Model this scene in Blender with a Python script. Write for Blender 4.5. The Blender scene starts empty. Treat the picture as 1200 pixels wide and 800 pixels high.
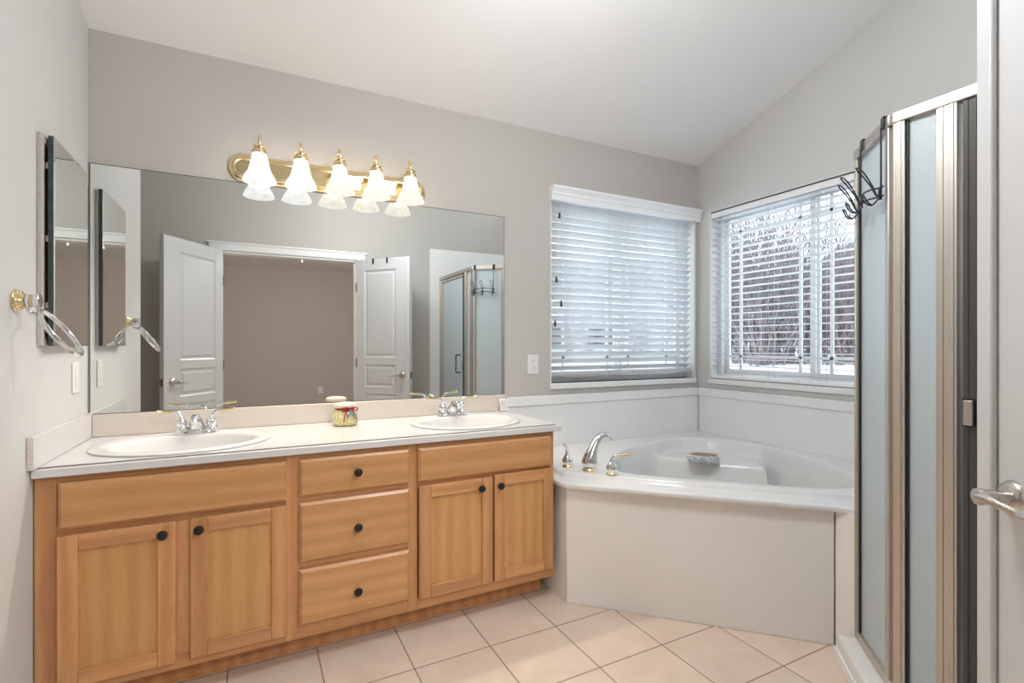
import bpy, bmesh, math, random
from mathutils import Vector, Matrix, noise
random.seed(7)
SC = bpy.context.scene
COL = SC.collection
PI = math.pi

# ---------------------------------------------------------------- camera
cam_d = bpy.data.cameras.new('camera')
cam_d.sensor_width = 36.0
cam_d.lens = 36.0 * 588.05 / 1200.0
cam_d.shift_y = 4.57 / 1200.0
cam_d.clip_start = 0.02
cam_d.clip_end = 800
cam = bpy.data.objects.new('camera', cam_d)
COL.objects.link(cam)
cam.location = (0.5924, -2.58, 1.184)
cam.rotation_euler = (PI / 2, 0, -0.4759)
SC.camera = cam

# ---------------------------------------------------------------- sky, exposure, lamps
SKY = (0.87, 0.94, 1.0)
SKY_STRENGTH = 3.2
VANITY_W = (11, 10.5, 10, 9.5, 8.5)
COOL = (1.0, 0.93, 0.86)
WARM = (1.0, 0.80, 0.58)
VANITY_C = (COOL, COOL, WARM, WARM, WARM)
BATH_FILL = 63.0        # radiance of the unseen fill lamp added in the bathroom
BED_LAMP = 140.0
CAN_FILL = 55.0
SC.view_settings.view_transform = 'Standard'
SC.view_settings.look = 'None'
SC.view_settings.gamma = 1.0
SC.view_settings.exposure = 0.0
SC.view_settings.use_curve_mapping = False
w = bpy.data.worlds.new('overcast_sky')
SC.world = w
w.use_nodes = True
nt = w.node_tree
bg = nt.nodes['Background']
bg.inputs['Color'].default_value = (*SKY, 1)
bg.inputs['Strength'].default_value = SKY_STRENGTH


# ================================================================ helpers
def clean(nt):
    for n in list(nt.nodes):
        nt.nodes.remove(n)


class Mat:
    """small wrapper over a node tree"""
    def __init__(self, name):
        self.m = bpy.data.materials.new(name)
        self.m.use_nodes = True
        self.nt = self.m.node_tree
        clean(self.nt)
        self.out = self.n('ShaderNodeOutputMaterial')

    def n(self, t, **kw):
        nd = self.nt.nodes.new(t)
        for k, v in kw.items():
            if k.startswith('_'):
                setattr(nd, k[1:], v)
            else:
                nd.inputs[k.replace('__', ' ')].default_value = v
        return nd

    def l(self, a, b):
        self.nt.links.new(a, b)

    def obj(self, scale=(1, 1, 1)):
        tc = self.n('ShaderNodeTexCoord')
        mp = self.n('ShaderNodeMapping')
        mp.inputs['Scale'].default_value = scale
        self.l(tc.outputs['Object'], mp.inputs['Vector'])
        return mp.outputs['Vector']

    def noise(self, vec, scale, detail=3, rough=0.55, dist=0.0):
        nz = self.n('ShaderNodeTexNoise')
        nz.inputs['Scale'].default_value = scale
        nz.inputs['Detail'].default_value = detail
        nz.inputs['Roughness'].default_value = rough
        nz.inputs['Distortion'].default_value = dist
        self.l(vec, nz.inputs['Vector'])
        return nz.outputs['Fac']

    def ramp(self, fac, stops):
        r = self.n('ShaderNodeValToRGB')
        el = r.color_ramp.elements
        while len(el) < len(stops):
            el.new(0.5)
        for e, (p, c) in zip(el, stops):
            e.position = p
            e.color = (*c, 1) if len(c) == 3 else c
        self.l(fac, r.inputs['Fac'])
        return r.outputs['Color']

    def bump(self, fac, strength=0.1, dist=0.01):
        b = self.n('ShaderNodeBump')
        b.inputs['Strength'].default_value = strength
        b.inputs['Distance'].default_value = dist
        self.l(fac, b.inputs['Height'])
        return b.outputs['Normal']

    def mix(self, fac, a, b, mode='MIX'):
        mx = self.n('ShaderNodeMix', _data_type='RGBA', _blend_type=mode)
        for sock, v in ((mx.inputs['Factor'], fac), (mx.inputs[6], a), (mx.inputs[7], b)):
            if hasattr(v, 'links') or hasattr(v, 'is_output'):
                self.l(v, sock)
            elif isinstance(v, (int, float)):
                sock.default_value = v
            else:
                sock.default_value = (*v, 1)
        return mx.outputs[2]

    def math(self, op, a, b=0.0):
        m = self.n('ShaderNodeMath', _operation=op)
        for s, v in ((m.inputs[0], a), (m.inputs[1], b)):
            if isinstance(v, (int, float)):
                s.default_value = v
            else:
                self.l(v, s)
        return m.outputs[0]

    def principled(self, color=None, rough=0.5, metal=0.0, normal=None, **kw):
        p = self.n('ShaderNodeBsdfPrincipled')
        if color is not None:
            if isinstance(color, tuple):
                p.inputs['Base Color'].default_value = (*color, 1)
            else:
                self.l(color, p.inputs['Base Color'])
        if isinstance(rough, (int, float)):
            p.inputs['Roughness'].default_value = rough
        else:
            self.l(rough, p.inputs['Roughness'])
        p.inputs['Metallic'].default_value = metal
        if normal is not None:
            self.l(normal, p.inputs['Normal'])
        for k, v in kw.items():
            p.inputs[k.replace('_', ' ')].default_value = v
        self.p = p
        return p

    def done(self, shader):
        self.l(shader.outputs[0], self.out.inputs['Surface'])
        return self.m


def plain(name, color, rough=0.5, metal=0.0, nscale=40, nstr=0.03, cvar=0.04, **kw):
    m = Mat(name)
    v = m.obj()
    f = m.noise(v, nscale, 3)
    c0 = tuple(x * (1 - cvar) for x in color)
    c1 = tuple(min(1, x * (1 + cvar)) for x in color)
    c = m.ramp(f, [(0.3, c0), (0.7, c1)])
    nrm = m.bump(f, nstr, 0.002) if nstr > 0 else None
    return m.done(m.principled(c, rough, metal, nrm, **kw))


def paint(name, color, bump=0.12, scale=160, rough=0.65):
    m = Mat(name)
    v = m.obj()
    f = m.noise(v, scale, 4, 0.6)
    big = m.noise(v, 1.3, 2)
    c = m.ramp(big, [(0.3, tuple(x * 0.985 for x in color)), (0.7, tuple(x * 1.015 for x in color))])
    return m.done(m.principled(c, rough, 0, m.bump(f, bump, 0.002)))


def wood(name, grain='z', dark=(0.47, 0.22, 0.085), light=(0.60, 0.31, 0.135), knots=0.0):
    m = Mat(name)
    sc = {'x': (1.0, 9, 9), 'y': (9, 1, 9), 'z': (9, 9, 1.0)}[grain]
    tc = m.n('ShaderNodeTexCoord')
    oi = m.n('ShaderNodeObjectInfo')
    add = m.n('ShaderNodeVectorMath', _operation='ADD')
    mul = m.n('ShaderNodeVectorMath', _operation='SCALE')
    cmb = m.n('ShaderNodeCombineXYZ')
    m.l(oi.outputs['Random'], cmb.inputs[0]); m.l(oi.outputs['Random'], cmb.inputs[1]); m.l(oi.outputs['Random'], cmb.inputs[2])
    m.l(cmb.outputs[0], mul.inputs[0]); mul.inputs['Scale'].default_value = 13.0
    m.l(tc.outputs['Object'], add.inputs[0]); m.l(mul.outputs[0], add.inputs[1])
    mp = m.n('ShaderNodeMapping'); mp.inputs['Scale'].default_value = sc
    m.l(add.outputs[0], mp.inputs['Vector'])
    v = mp.outputs['Vector']
    f1 = m.noise(v, 3.2, 6, 0.62, 1.4)
    f2 = m.noise(v, 20, 4, 0.6, 0.3)
    wv = m.n('ShaderNodeTexWave', _wave_type='BANDS', _bands_direction={'x': 'Z', 'y': 'Z', 'z': 'X'}[grain])
    wv.inputs['Scale'].default_value = 0.55; wv.inputs['Distortion'].default_value = 7.0
    wv.inputs['Detail'].default_value = 3; wv.inputs['Detail Scale'].default_value = 0.8
    m.l(v, wv.inputs['Vector'])
    s = m.math('ADD', m.math('MULTIPLY', f1, 0.50), m.math('ADD', m.math('MULTIPLY', f2, 0.30), m.math('MULTIPLY', wv.outputs['Fac'], 0.20)))
    mid = tuple((a + b) / 2 for a, b in zip(dark, light))
    c = m.ramp(s, [(0.36, dark), (0.5, mid), (0.64, light)])
    # plank to plank tone
    tone = m.math('ADD', m.math('MULTIPLY', oi.outputs['Random'], 0.16), 0.92)
    c = m.mix(1.0, c, tone_rgb(m, tone), "MULTIPLY")
    if knots > 0:
        vo = m.n('ShaderNodeTexVoronoi'); vo.inputs['Scale'].default_value = 7.5
        kv = m.n('ShaderNodeMapping')
        kv.inputs['Scale'].default_value = {'x': (0.6, 0, 1), 'y': (1, 0.6, 1), 'z': (1, 0, 0.6)}[grain]
        m.l(add.outputs[0], kv.inputs['Vector']); m.l(kv.outputs[0], vo.inputs['Vector'])
        k = m.ramp(vo.outputs['Distance'], [(0.0, (1, 1, 1)), (0.03, (0.55, 0.55, 0.55)), (0.06, (0, 0, 0))])
        c = m.mix(m.math('MULTIPLY', k, knots), c, (0.22, 0.075, 0.025))
    return m.done(m.principled(c, 0.36, 0, m.bump(f2, 0.04, 0.002), Coat_Weight=0.15, Coat_Roughness=0.25))


def tone_rgb(m, fac):
    cb = m.n('ShaderNodeCombineColor')
    for i in range(3):
        m.l(fac, cb.inputs[i])
    return cb.outputs[0]


def metal(name, color, rough=0.12, aniso=False):
    m = Mat(name)
    v = m.obj((1, 1, 1))
    f = m.noise(v, 400, 2)
    r = m.ramp(f, [(0.0, (rough * 0.92,) * 3), (1.0, (rough * 1.08,) * 3)])
    return m.done(m.principled(color, r, 1.0))


# ---------------------------------------------------------------- materials
M = {}
M['wall'] = paint('beige_wall_paint', (0.55, 0.52, 0.485))
M['wall_w'] = paint('pale_and_lit_wall_paint', (0.63, 0.62, 0.605))  # left wall tone; on the right wall it carries extra light
M['bed_wall'] = paint('taupe_bedroom_paint', (0.53, 0.465, 0.425))
M['ceil'] = paint('textured_ceiling_paint', (0.90, 0.89, 0.885), 0.4, 110, 0.85)
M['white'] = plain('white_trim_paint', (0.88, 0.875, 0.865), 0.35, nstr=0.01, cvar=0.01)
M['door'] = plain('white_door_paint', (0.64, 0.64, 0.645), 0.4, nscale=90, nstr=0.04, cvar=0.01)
M['vinyl'] = plain('white_vinyl', (0.92, 0.93, 0.94), 0.35, nstr=0.0, cvar=0.01)
M['marble'] = plain('white_cultured_marble', (0.90, 0.90, 0.895), 0.16, nscale=3, nstr=0.0, cvar=0.02)
M['tub'] = plain('glossy_white_acrylic', (0.79, 0.785, 0.775), 0.12, nscale=3, nstr=0.0, cvar=0.01)
M['apron'] = plain('apron_white_panel', (0.92, 0.885, 0.85), 0.3, nscale=3, nstr=0.0, cvar=0.015)
M['counter'] = plain('white_countertop', (0.66, 0.655, 0.65), 0.15, nscale=4, nstr=0.0, cvar=0.01)
M['porcelain'] = plain('white_porcelain', (0.70, 0.69, 0.675), 0.08, nscale=4, nstr=0.0, cvar=0.005)
M['knob'] = plain('matt_black_metal', (0.008, 0.008, 0.010), 0.35, 0.0, nstr=0.0)
M['dark'] = plain('dark_rubber', (0.018, 0.018, 0.018), 0.5, nstr=0.0)
M['gasket'] = plain('grey_rubber_seal', (0.075, 0.07, 0.065), 0.5, nstr=0.0)
M['black_wire'] = plain('dark_bronze_wire', (0.055, 0.055, 0.06), 0.3, 0.7, nstr=0.0)
M['chrome'] = metal('chrome', (0.78, 0.79, 0.81), 0.06)
M['brass'] = metal('polished_brass', (0.80, 0.645, 0.36), 0.14)
M['nickel'] = metal('satin_nickel', (0.60, 0.56, 0.52), 0.28)
M['nickel_dark'] = metal('dark_nickel', (0.32, 0.29, 0.27), 0.25)
M['alu'] = metal('brushed_champagne_aluminium', (0.62, 0.575, 0.525), 0.48)
M['alu_blue'] = M['alu']
M['wood_z'] = wood('maple_vertical_grain', 'z')
M['wood_x'] = wood('maple_horizontal_grain', 'x')
M['panel'] = wood('maple_panel', 'z', (0.50, 0.255, 0.088), (0.60, 0.325, 0.125), 0.6)
M['drawer'] = wood('maple_drawer_front', 'x', (0.50, 0.25, 0.095), (0.60, 0.32, 0.14), 0.35)
M['kick'] = wood('maple_toe_kick', 'z', (0.52, 0.235, 0.085), (0.64, 0.32, 0.135))
M['plastic'] = plain('white_plastic', (0.82, 0.81, 0.79), 0.3, nstr=0.0, cvar=0.005)
M['slot'] = plain('dark_slot', (0.05, 0.045, 0.04), 0.6, nstr=0.0)
M['cord'] = plain('white_cord', (0.62, 0.63, 0.64), 0.7, nstr=0.0)
M['tassel'] = plain('brown_wood_tassel', (0.045, 0.04, 0.035), 0.5, nstr=0.0)
M['snow'] = plain('snow', (0.86, 0.88, 0.92), 0.8, nscale=3, nstr=0.5, cvar=0.04)
M['bark'] = plain('bare_branch_bark', (0.23, 0.18, 0.185), 0.85, nscale=30, nstr=0.2, cvar=0.3)
M['siding'] = plain('pale_house_siding', (0.50, 0.52, 0.55), 0.8, nscale=6, nstr=0.05)
M['roof'] = plain('grey_roof', (0.22, 0.23, 0.27), 0.8, nscale=20, nstr=0.2, cvar=0.15)
M['hill'] = plain('distant_blue_hill', (0.30, 0.33, 0.42), 0.9, nscale=0.05, nstr=0.1, cvar=0.2)
M['winglass_dark'] = plain('dark_house_window', (0.06, 0.07, 0.085), 0.15, nstr=0.0)
M['carpet'] = plain('beige_carpet', (0.45, 0.40, 0.36), 0.95, nscale=200, nstr=0.4, cvar=0.1)
M['ribbon'] = plain('red_ribbon', (0.36, 0.02, 0.03), 0.45, nscale=200, nstr=0.1, cvar=0.15)
M['jar_lid'] = plain('cream_lid', (0.78, 0.70, 0.56), 0.5, nscale=60, nstr=0.05)
M['pewter'] = metal('pewter_charm', (0.30, 0.36, 0.37), 0.35)
M['rail_shadow'] = plain('dark_shadow_strip', (0.10, 0.075, 0.06), 0.4, 0.5, nstr=0.0)

# mirror glass
m = Mat('mirror_silver')
M['mirror'] = m.done(m.principled((0.84, 0.86, 0.845), 0.0, 1.0))
m = Mat('mirror_edge')
v = m.obj()
M['mirror_edge'] = m.done(m.principled(m.ramp(m.noise(v, 20), [(0.3, (0.03, 0.045, 0.045)), (0.7, (0.05, 0.07, 0.07))]), 0.15))

def schlick(m):
    """reflectance of a thin pane, the same from both sides"""
    lw_ = m.n('ShaderNodeLayerWeight')
    lw_.inputs['Blend'].default_value = 0.5
    return m.math('ADD', m.math('MULTIPLY', m.math('POWER', lw_.outputs['Facing'], 5.0), 0.9), 0.06)


# thin clear window glass
m = Mat('clear_window_glass')
tr = m.n('ShaderNodeBsdfTransparent'); tr.inputs['Color'].default_value = (0.95, 0.97, 0.975, 1)
gl = m.n('ShaderNodeBsdfGlossy'); gl.inputs['Roughness'].default_value = 0.0
mx = m.n('ShaderNodeMixShader')
m.l(schlick(m), mx.inputs[0]); m.l(tr.outputs[0], mx.inputs[1]); m.l(gl.outputs[0], mx.inputs[2])
M['glass'] = m.done(mx)

# obscure (rain textured) shower glass
m = Mat('obscure_shower_glass')
v = m.obj()
vo = m.n('ShaderNodeTexVoronoi', _feature='SMOOTH_F1'); vo.inputs['Scale'].default_value = 210
m.l(v, vo.inputs['Vector'])
nb = m.bump(vo.outputs['Distance'], 0.35, 0.003)
rf = m.n('ShaderNodeBsdfRefraction'); rf.inputs['Roughness'].default_value = 0.32; rf.inputs['IOR'].default_value = 1.22
rf.inputs['Color'].default_value = (0.93, 0.975, 0.985, 1)
m.l(nb, rf.inputs['Normal'])
tl = m.n('ShaderNodeBsdfTranslucent'); tl.inputs['Color'].default_value = (0.90, 0.96, 0.98, 1)
tp = m.n('ShaderNodeBsdfDiffuse'); tp.inputs['Color'].default_value = (0.80, 0.89, 0.93, 1)
gl = m.n('ShaderNodeBsdfGlossy'); gl.inputs['Roughness'].default_value = 0.16
m.l(nb, gl.inputs['Normal'])
m1 = m.n('ShaderNodeMixShader'); m1.inputs[0].default_value = 0.45
m.l(rf.outputs[0], m1.inputs[1]); m.l(tl.outputs[0], m1.inputs[2])
m2 = m.n('ShaderNodeMixShader'); m2.inputs[0].default_value = 0.55
m.l(m1.outputs[0], m2.inputs[1]); m.l(tp.outputs[0], m2.inputs[2])
m3 = m.n('ShaderNodeMixShader')
m.l(schlick(m), m3.inputs[0]); m.l(m2.outputs[0], m3.inputs[1]); m.l(gl.outputs[0], m3.inputs[2])
M['frost'] = m.done(m3)

# blind slats: slightly translucent white
m = Mat('white_blind_slat')
v = m.obj((1, 1, 1))
p = m.principled((0.90, 0.91, 0.92), 0.4)
tl = m.n('ShaderNodeBsdfTranslucent'); tl.inputs['Color'].default_value = (0.88, 0.92, 0.95, 1)
m1 = m.n('ShaderNodeMixShader'); m1.inputs[0].default_value = 0.25
m.l(p.outputs[0], m1.inputs[1]); m.l(tl.outputs[0], m1.inputs[2])
M['slat'] = m.done(m1)


def shade_mat(name, col, e):
    m = Mat(name)
    v = m.obj((1, 1, 1))
    f = m.noise(v, 26, 4, 0.6, 1.6)
    c = m.ramp(f, [(0.35, tuple(x * 0.84 for x in col)), (0.65, col)])
    em = m.n('ShaderNodeEmission'); em.inputs['Strength'].default_value = e
    m.l(c, em.inputs['Color'])
    tr = m.n('ShaderNodeBsdfTransparent'); tr.inputs['Color'].default_value = (*col, 1)
    tl = m.n('ShaderNodeBsdfTranslucent'); m.l(m.mix(1.0, c, (0.012, 0.012, 0.012), 'MULTIPLY'), tl.inputs['Color'])
    gs = m.n('ShaderNodeBsdfGlossy'); gs.inputs['Roughness'].default_value = 0.2
    a = m.n('ShaderNodeMixShader'); a.inputs[0].default_value = 0.20
    m.l(tl.outputs[0], a.inputs[1]); m.l(tr.outputs[0], a.inputs[2])
    g = m.n('ShaderNodeMixShader'); g.inputs[0].default_value = 0.04
    m.l(a.outputs[0], g.inputs[1]); m.l(gs.outputs[0], g.inputs[2])
    s = m.n('ShaderNodeAddShader')
    m.l(g.outputs[0], s.inputs[0]); m.l(em.outputs[0], s.inputs[1])
    return m.done(s)


M['shade_cool'] = shade_mat('lit_white_alabaster_glass', (0.98, 0.97, 0.96), 0.90)
M['shade_warm'] = shade_mat('lit_warm_alabaster_glass', (1.0, 0.945, 0.85), 0.90)


def lamp_mat(name, col, e):
    m = Mat(name)
    em = m.n('ShaderNodeEmission'); em.inputs['Strength'].default_value = e
    em.inputs['Color'].default_value = (*col, 1)
    return m.done(em)


M['bath_fill'] = lamp_mat('added_bath_fill_glass', (0.93, 0.97, 1.0), BATH_FILL)
M['bed_lamp'] = lamp_mat('lit_bedroom_lamp_glass', (1.0, 0.95, 0.90), BED_LAMP)

M['can_fill'] = lamp_mat('added_recessed_fill_lens', (0.90, 0.96, 1.0), CAN_FILL)

# floor tiles: square ceramic tiles on a 0.304 m grid with brown grout
m = Mat('cream_ceramic_tile')
tc = m.n('ShaderNodeTexCoord')
sp = m.n('ShaderNodeSeparateXYZ'); m.l(tc.outputs['Object'], sp.inputs[0])
PT = 0.3039


def groove(sock, off):
    t = m.math('DIVIDE', m.math('SUBTRACT', sock, off), PT)
    fr = m.math('FRACT', t)
    d = m.math('MINIMUM', fr, m.math('SUBTRACT', 1.0, fr))
    return m.math('MULTIPLY', d, PT), m.math('FLOOR', t)


dx, ix = groove(sp.outputs[0], 0.8135 - 30 * PT)
dy, iy = groove(sp.outputs[1], -0.784 - 30 * PT)
d = m.math('MINIMUM', dx, dy)
mask = m.ramp(d, [(0.0, (1, 1, 1)), (0.0024, (1, 1, 1)), (0.0034, (0, 0, 0))])
cb = m.n('ShaderNodeCombineXYZ'); m.l(ix, cb.inputs[0]); m.l(iy, cb.inputs[1])
wn = m.n('ShaderNodeTexWhiteNoise', _noise_dimensions='2D'); m.l(cb.outputs[0], wn.inputs['Vector'])
f = m.noise(tc.outputs['Object'], 5, 5, 0.6, 0.6)
c = m.ramp(f, [(0.3, (0.67, 0.54, 0.435)), (0.7, (0.75, 0.625, 0.52))])
c = m.mix(1.0, c, tone_rgb(m, m.math('ADD', m.math('MULTIPLY', wn.outputs['Value'], 0.07), 0.95)), 'MULTIPLY')
c = m.mix(mask, c, (0.16, 0.10, 0.065))
r = m.ramp(mask, [(0, (0.28,) * 3), (1, (0.8,) * 3)])
h = m.math('SUBTRACT', m.math('MULTIPLY', f, 0.15), mask)
M['tile'] = m.done(m.principled(c, r, 0, m.bump(h, 0.25, 0.004)))

# speckled solid surface of the backsplash
m = Mat('speckled_beige_solid_surface')
v = m.obj()
f = m.noise(v, 260, 2, 0.7)
f2 = m.noise(v, 60, 3, 0.6)
c = m.ramp(f, [(0.30, (0.44, 0.37, 0.31)), (0.46, (0.66, 0.59, 0.52)), (0.70, (0.74, 0.69, 0.63))])
c = m.mix(m.math('MULTIPLY', f2, 0.35), c, (0.70, 0.62, 0.54))
M['speckle'] = m.done(m.principled(c, 0.3))

# pebble stone dish
m = Mat('speckled_grey_stone')
v = m.obj()
vo = m.n('ShaderNodeTexVoronoi'); vo.inputs['Scale'].default_value = 120
m.l(v, vo.inputs['Vector'])
c = m.ramp(vo.outputs['Color'], [(0.2, (0.30, 0.31, 0.34)), (0.5, (0.62, 0.62, 0.63)), (0.8, (0.80, 0.80, 0.80))])
M['stone'] = m.done(m.principled(c, 0.5, 0, m.bump(vo.outputs['Distance'], 0.5, 0.004)))
# jar glass with gold mesh look
m = Mat('gold_ribbed_jar_glass')
v = m.obj()
f = m.noise(v, 90, 3, 0.6)
c = m.ramp(f, [(0.3, (0.50, 0.40, 0.12)), (0.55, (0.72, 0.64, 0.32)), (0.75, (0.86, 0.82, 0.60))])
M['jar'] = m.done(m.principled(c, 0.12, 0.0, m.bump(f, 0.15, 0.003), Coat_Weight=0.6, Coat_Roughness=0.05))


# ---------------------------------------------------------------- geometry
class MB:
    def __init__(self):
        self.v = []
        self.f = []
        self.mi = []      # material index per face
        self.cur = 0

    def add(self, vs, fs):
        o = len(self.v)
        self.v += [tuple(p) for p in vs]
        for f in fs:
            self.f.append(tuple(i + o for i in f))
            self.mi.append(self.cur)
        return self

    def box(self, x0, x1, y0, y1, z0, z1):
        x0, x1 = min(x0, x1), max(x0, x1)
        y0, y1 = min(y0, y1), max(y0, y1)
        z0, z1 = min(z0, z1), max(z0, z1)
        v = [(x0, y0, z0), (x1, y0, z0), (x1, y1, z0), (x0, y1, z0), (x0, y0, z1), (x1, y0, z1), (x1, y1, z1), (x0, y1, z1)]
        return self.add(v, [(0, 3, 2, 1), (4, 5, 6, 7), (0, 1, 5, 4), (1, 2, 6, 5), (2, 3, 7, 6), (3, 0, 4, 7)])

    def rbox(self, c, size, ax):
        """oriented box; ax = 3 axis vectors"""
        c = Vector(c)
        v = []
        for sz in (-1, 1):
            for sx, sy in ((-1, -1), (1, -1), (1, 1), (-1, 1)):
                v.append(c + ax[0] * (sx * size[0] / 2) + ax[1] * (sy * size[1] / 2) + ax[2] * (sz * size[2] / 2))
        return self.add(v, [(0, 3, 2, 1), (4, 5, 6, 7), (0, 1, 5, 4), (1, 2, 6, 5), (2, 3, 7, 6), (3, 0, 4, 7)])

    def prism(self, poly, fn0, fn1):
        """poly: list of 2d points (counter-clockwise); fn0/fn1 map a 2d point to 3d for the two caps"""
        n = len(poly)
        v = [fn0(*p) for p in poly] + [fn1(*p) for p in poly]
        f = [tuple(reversed(range(n))), tuple(range(n, 2 * n))]
        for i in range(n):
            j = (i + 1) % n
            f.append((i, j, n + j, n + i))
        return self.add(v, f)

    def zprism(self, poly, z0, z1):
        return self.prism(poly, lambda x, y: (x, y, z0), lambda x, y: (x, y, z1))

    def tube(self, pts, r, n=10, closed=False, cap=True, flat=1.0):
        pts = [Vector(p) for p in pts]
        N = len(pts)
        rs = r if isinstance(r, (list, tuple)) else [r] * N
        tang = []
        for i in range(N):
            a = pts[(i - 1) % N] if (closed or i > 0) else pts[i]
            b = pts[(i + 1) % N] if (closed or i < N - 1) else pts[i]
            tang.append((b - a).normalized())
        up = Vector((0, 0, 1)) if abs(tang[0].z) < 0.9 else Vector((1, 0, 0))
        nrm = (up - tang[0] * up.dot(tang[0])).normalized()
        vs = []
        for i in range(N):
            nrm = (nrm - tang[i] * nrm.dot(tang[i]))
            nrm.normalize()
            bn = tang[i].cross(nrm)
            for k in range(n):
                a = 2 * PI * k / n
                vs.append(pts[i] + nrm * (math.cos(a) * rs[i] * flat) + bn * (math.sin(a) * rs[i]))
        fs = []
        M_ = N if closed else N - 1
        for i in range(M_):
            j = (i + 1) % N
            for k in range(n):
                l = (k + 1) % n
                fs.append((i * n + k, i * n + l, j * n + l, j * n + k))
        if cap and not closed:
            fs.append(tuple(reversed(range(n))))
            fs.append(tuple((N - 1) * n + k for k in range(n)))
        return self.add(vs, fs)

    def lathe(self, prof, c=(0, 0, 0), n=32, axis='z', cap0=True, cap1=True, sx=1.0, sy=1.0):
        """prof: list of (radius, height)"""
        c = Vector(c)
        vs = []
        for r, h in prof:
            for k in range(n):
                a = 2 * PI * k / n
                p = Vector((math.cos(a) * r * sx, math.sin(a) * r * sy, h))
                if axis == 'x':
                    p = Vector((p.z, p.x, p.y))
                elif axis == '-y':
                    p = Vector((p.x, -p.z, p.y))
                elif isinstance(axis, Matrix):
                    p = axis @ p
                vs.append(c + p)
        fs = []
        for i in range(len(prof) - 1):
            for k in range(n):
                l = (k + 1) % n
                fs.append((i * n + k, i * n + l, (i + 1) * n + l, (i + 1) * n + k))
        if cap0:
            fs.append(tuple(reversed(range(n))))
        if cap1:
            o = (len(prof) - 1) * n
            fs.append(tuple(o + k for k in range(n)))
        return self.add(vs, fs)

    def build(self, name, mat, parent=None, bevel=0.0, seg=2, smooth=True, angle=35, recenter=None):
        me = bpy.data.meshes.new(name)
        vs = self.v
        loc = Vector((0, 0, 0))
        if parent is None and recenter is not False and vs:
            xs = [p[0] for p in vs]; ys = [p[1] for p in vs]; zs = [p[2] for p in vs]
            loc = Vector(((min(xs) + max(xs)) / 2, (min(ys) + max(ys)) / 2, min(zs)))
        me.from_pydata([tuple(Vector(p) - loc) for p in vs], [], self.f)
        mats = mat if isinstance(mat, (list, tuple)) else [mat]
        for mm in mats:
            me.materials.append(mm)
        if len(mats) > 1:
            for p, i in zip(me.polygons, self.mi):
                p.material_index = i
        bm = bmesh.new(); bm.from_mesh(me)
        bmesh.ops.recalc_face_normals(bm, faces=bm.faces)
        bm.to_mesh(me); bm.free()
        if smooth:
            for p in me.polygons:
                p.use_smooth = True
            me.set_sharp_from_angle(angle=math.radians(angle))
        o = bpy.data.objects.new(name, me)
        COL.objects.link(o)
        o.location = loc
        if parent is not None:
            o.parent = parent
        if bevel > 0:
            b = o.modifiers.new('bevel', 'BEVEL')
            b.width = bevel; b.segments = seg; b.limit_method = 'ANGLE'; b.angle_limit = math.radians(40)
            b.harden_normals = False
        return o


def tag(o, label, cat, group=None, kind=None):
    if label: o['label'] = label
    if cat: o['category'] = cat
    if group: o['group'] = group
    if kind: o['kind'] = kind
    return o


def empty(name, loc=(0, 0, 0), rz=0.0, label=None, cat=None, group=None, kind=None):
    o = bpy.data.objects.new(name, None)
    o.empty_display_size = 0.05
    COL.objects.link(o)
    o.location = loc
    o.rotation_euler = (0, 0, rz)
    return tag(o, label, cat, group, kind)


def struct(mb, name, mat, label=None, cat='wall', parent=None, **kw):
    o = mb.build(name, mat, parent, **kw)
    if parent is None:
        o['kind'] = 'structure'
        tag(o, label, cat)
    return o


def copy_tree(o, parent=None):
    c = o.copy()
    COL.objects.link(c)
    if parent is not None:
        c.parent = parent
        c.matrix_parent_inverse = o.matrix_parent_inverse.copy()
    for ch in [x for x in CHILD(o)]:
        copy_tree(ch, c)
    return c


def CHILD(o):
    return [x for x in bpy.data.objects if x.parent == o]


def smooth_pts(pts, n=8, closed=False):
    """Catmull-Rom through the points"""
    P = [Vector(p) for p in pts]
    N = len(P)
    out = []
    rng = N if closed else N - 1
    for i in range(rng):
        p0 = P[(i - 1) % N] if closed or i > 0 else P[i] * 2 - P[i + 1]
        p1 = P[i]; p2 = P[(i + 1) % N]
        p3 = P[(i + 2) % N] if closed or i + 2 < N else p2 * 2 - p1
        for k in range(n):
            t = k / n
            out.append(0.5 * ((2 * p1) + (p2 - p0) * t + (2 * p0 - 5 * p1 + 4 * p2 - p3) * t * t + (3 * p1 - p0 - 3 * p2 + p3) * t ** 3))
    if not closed:
        out.append(P[-1])
    return out


# ================================================================ room shell
XR = 3.4175
ZC = 2.463
SL = 0.336
YF = -2.62            # bathroom face of the doorway wall
TW = 0.115
XA = -1.25            # far side of the alcove behind the left wall
YL = -1.07            # end of the left wall


def zc(y):
    return ZC - SL * y


W1 = (2.182, 3.385, 0.955, 2.10)     # window 1 opening x0 x1 z0 z1 (back wall)
W2 = (-1.45, -0.105, 0.955, 2.112)   # window 2 opening y0 y1 z0 z1 (right wall)
WT = 0.15

b = MB()
b.box(-0.12, W1[0], 0, WT, 0, ZC)
b.box(W1[1], XR + WT, 0, WT, 0, ZC)
b.box(W1[0], W1[1], 0, WT, 0, W1[2])
b.box(W1[0], W1[1], 0, WT, W1[3], ZC)
struct(b, 'wall_back', M['wall'], 'beige back wall carrying the wide mirror', smooth=False)

b = MB()


def xprism(b, x0, x1, yz):
    b.prism(yz, lambda y, z: (x0, y, z), lambda y, z: (x1, y, z))


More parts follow.
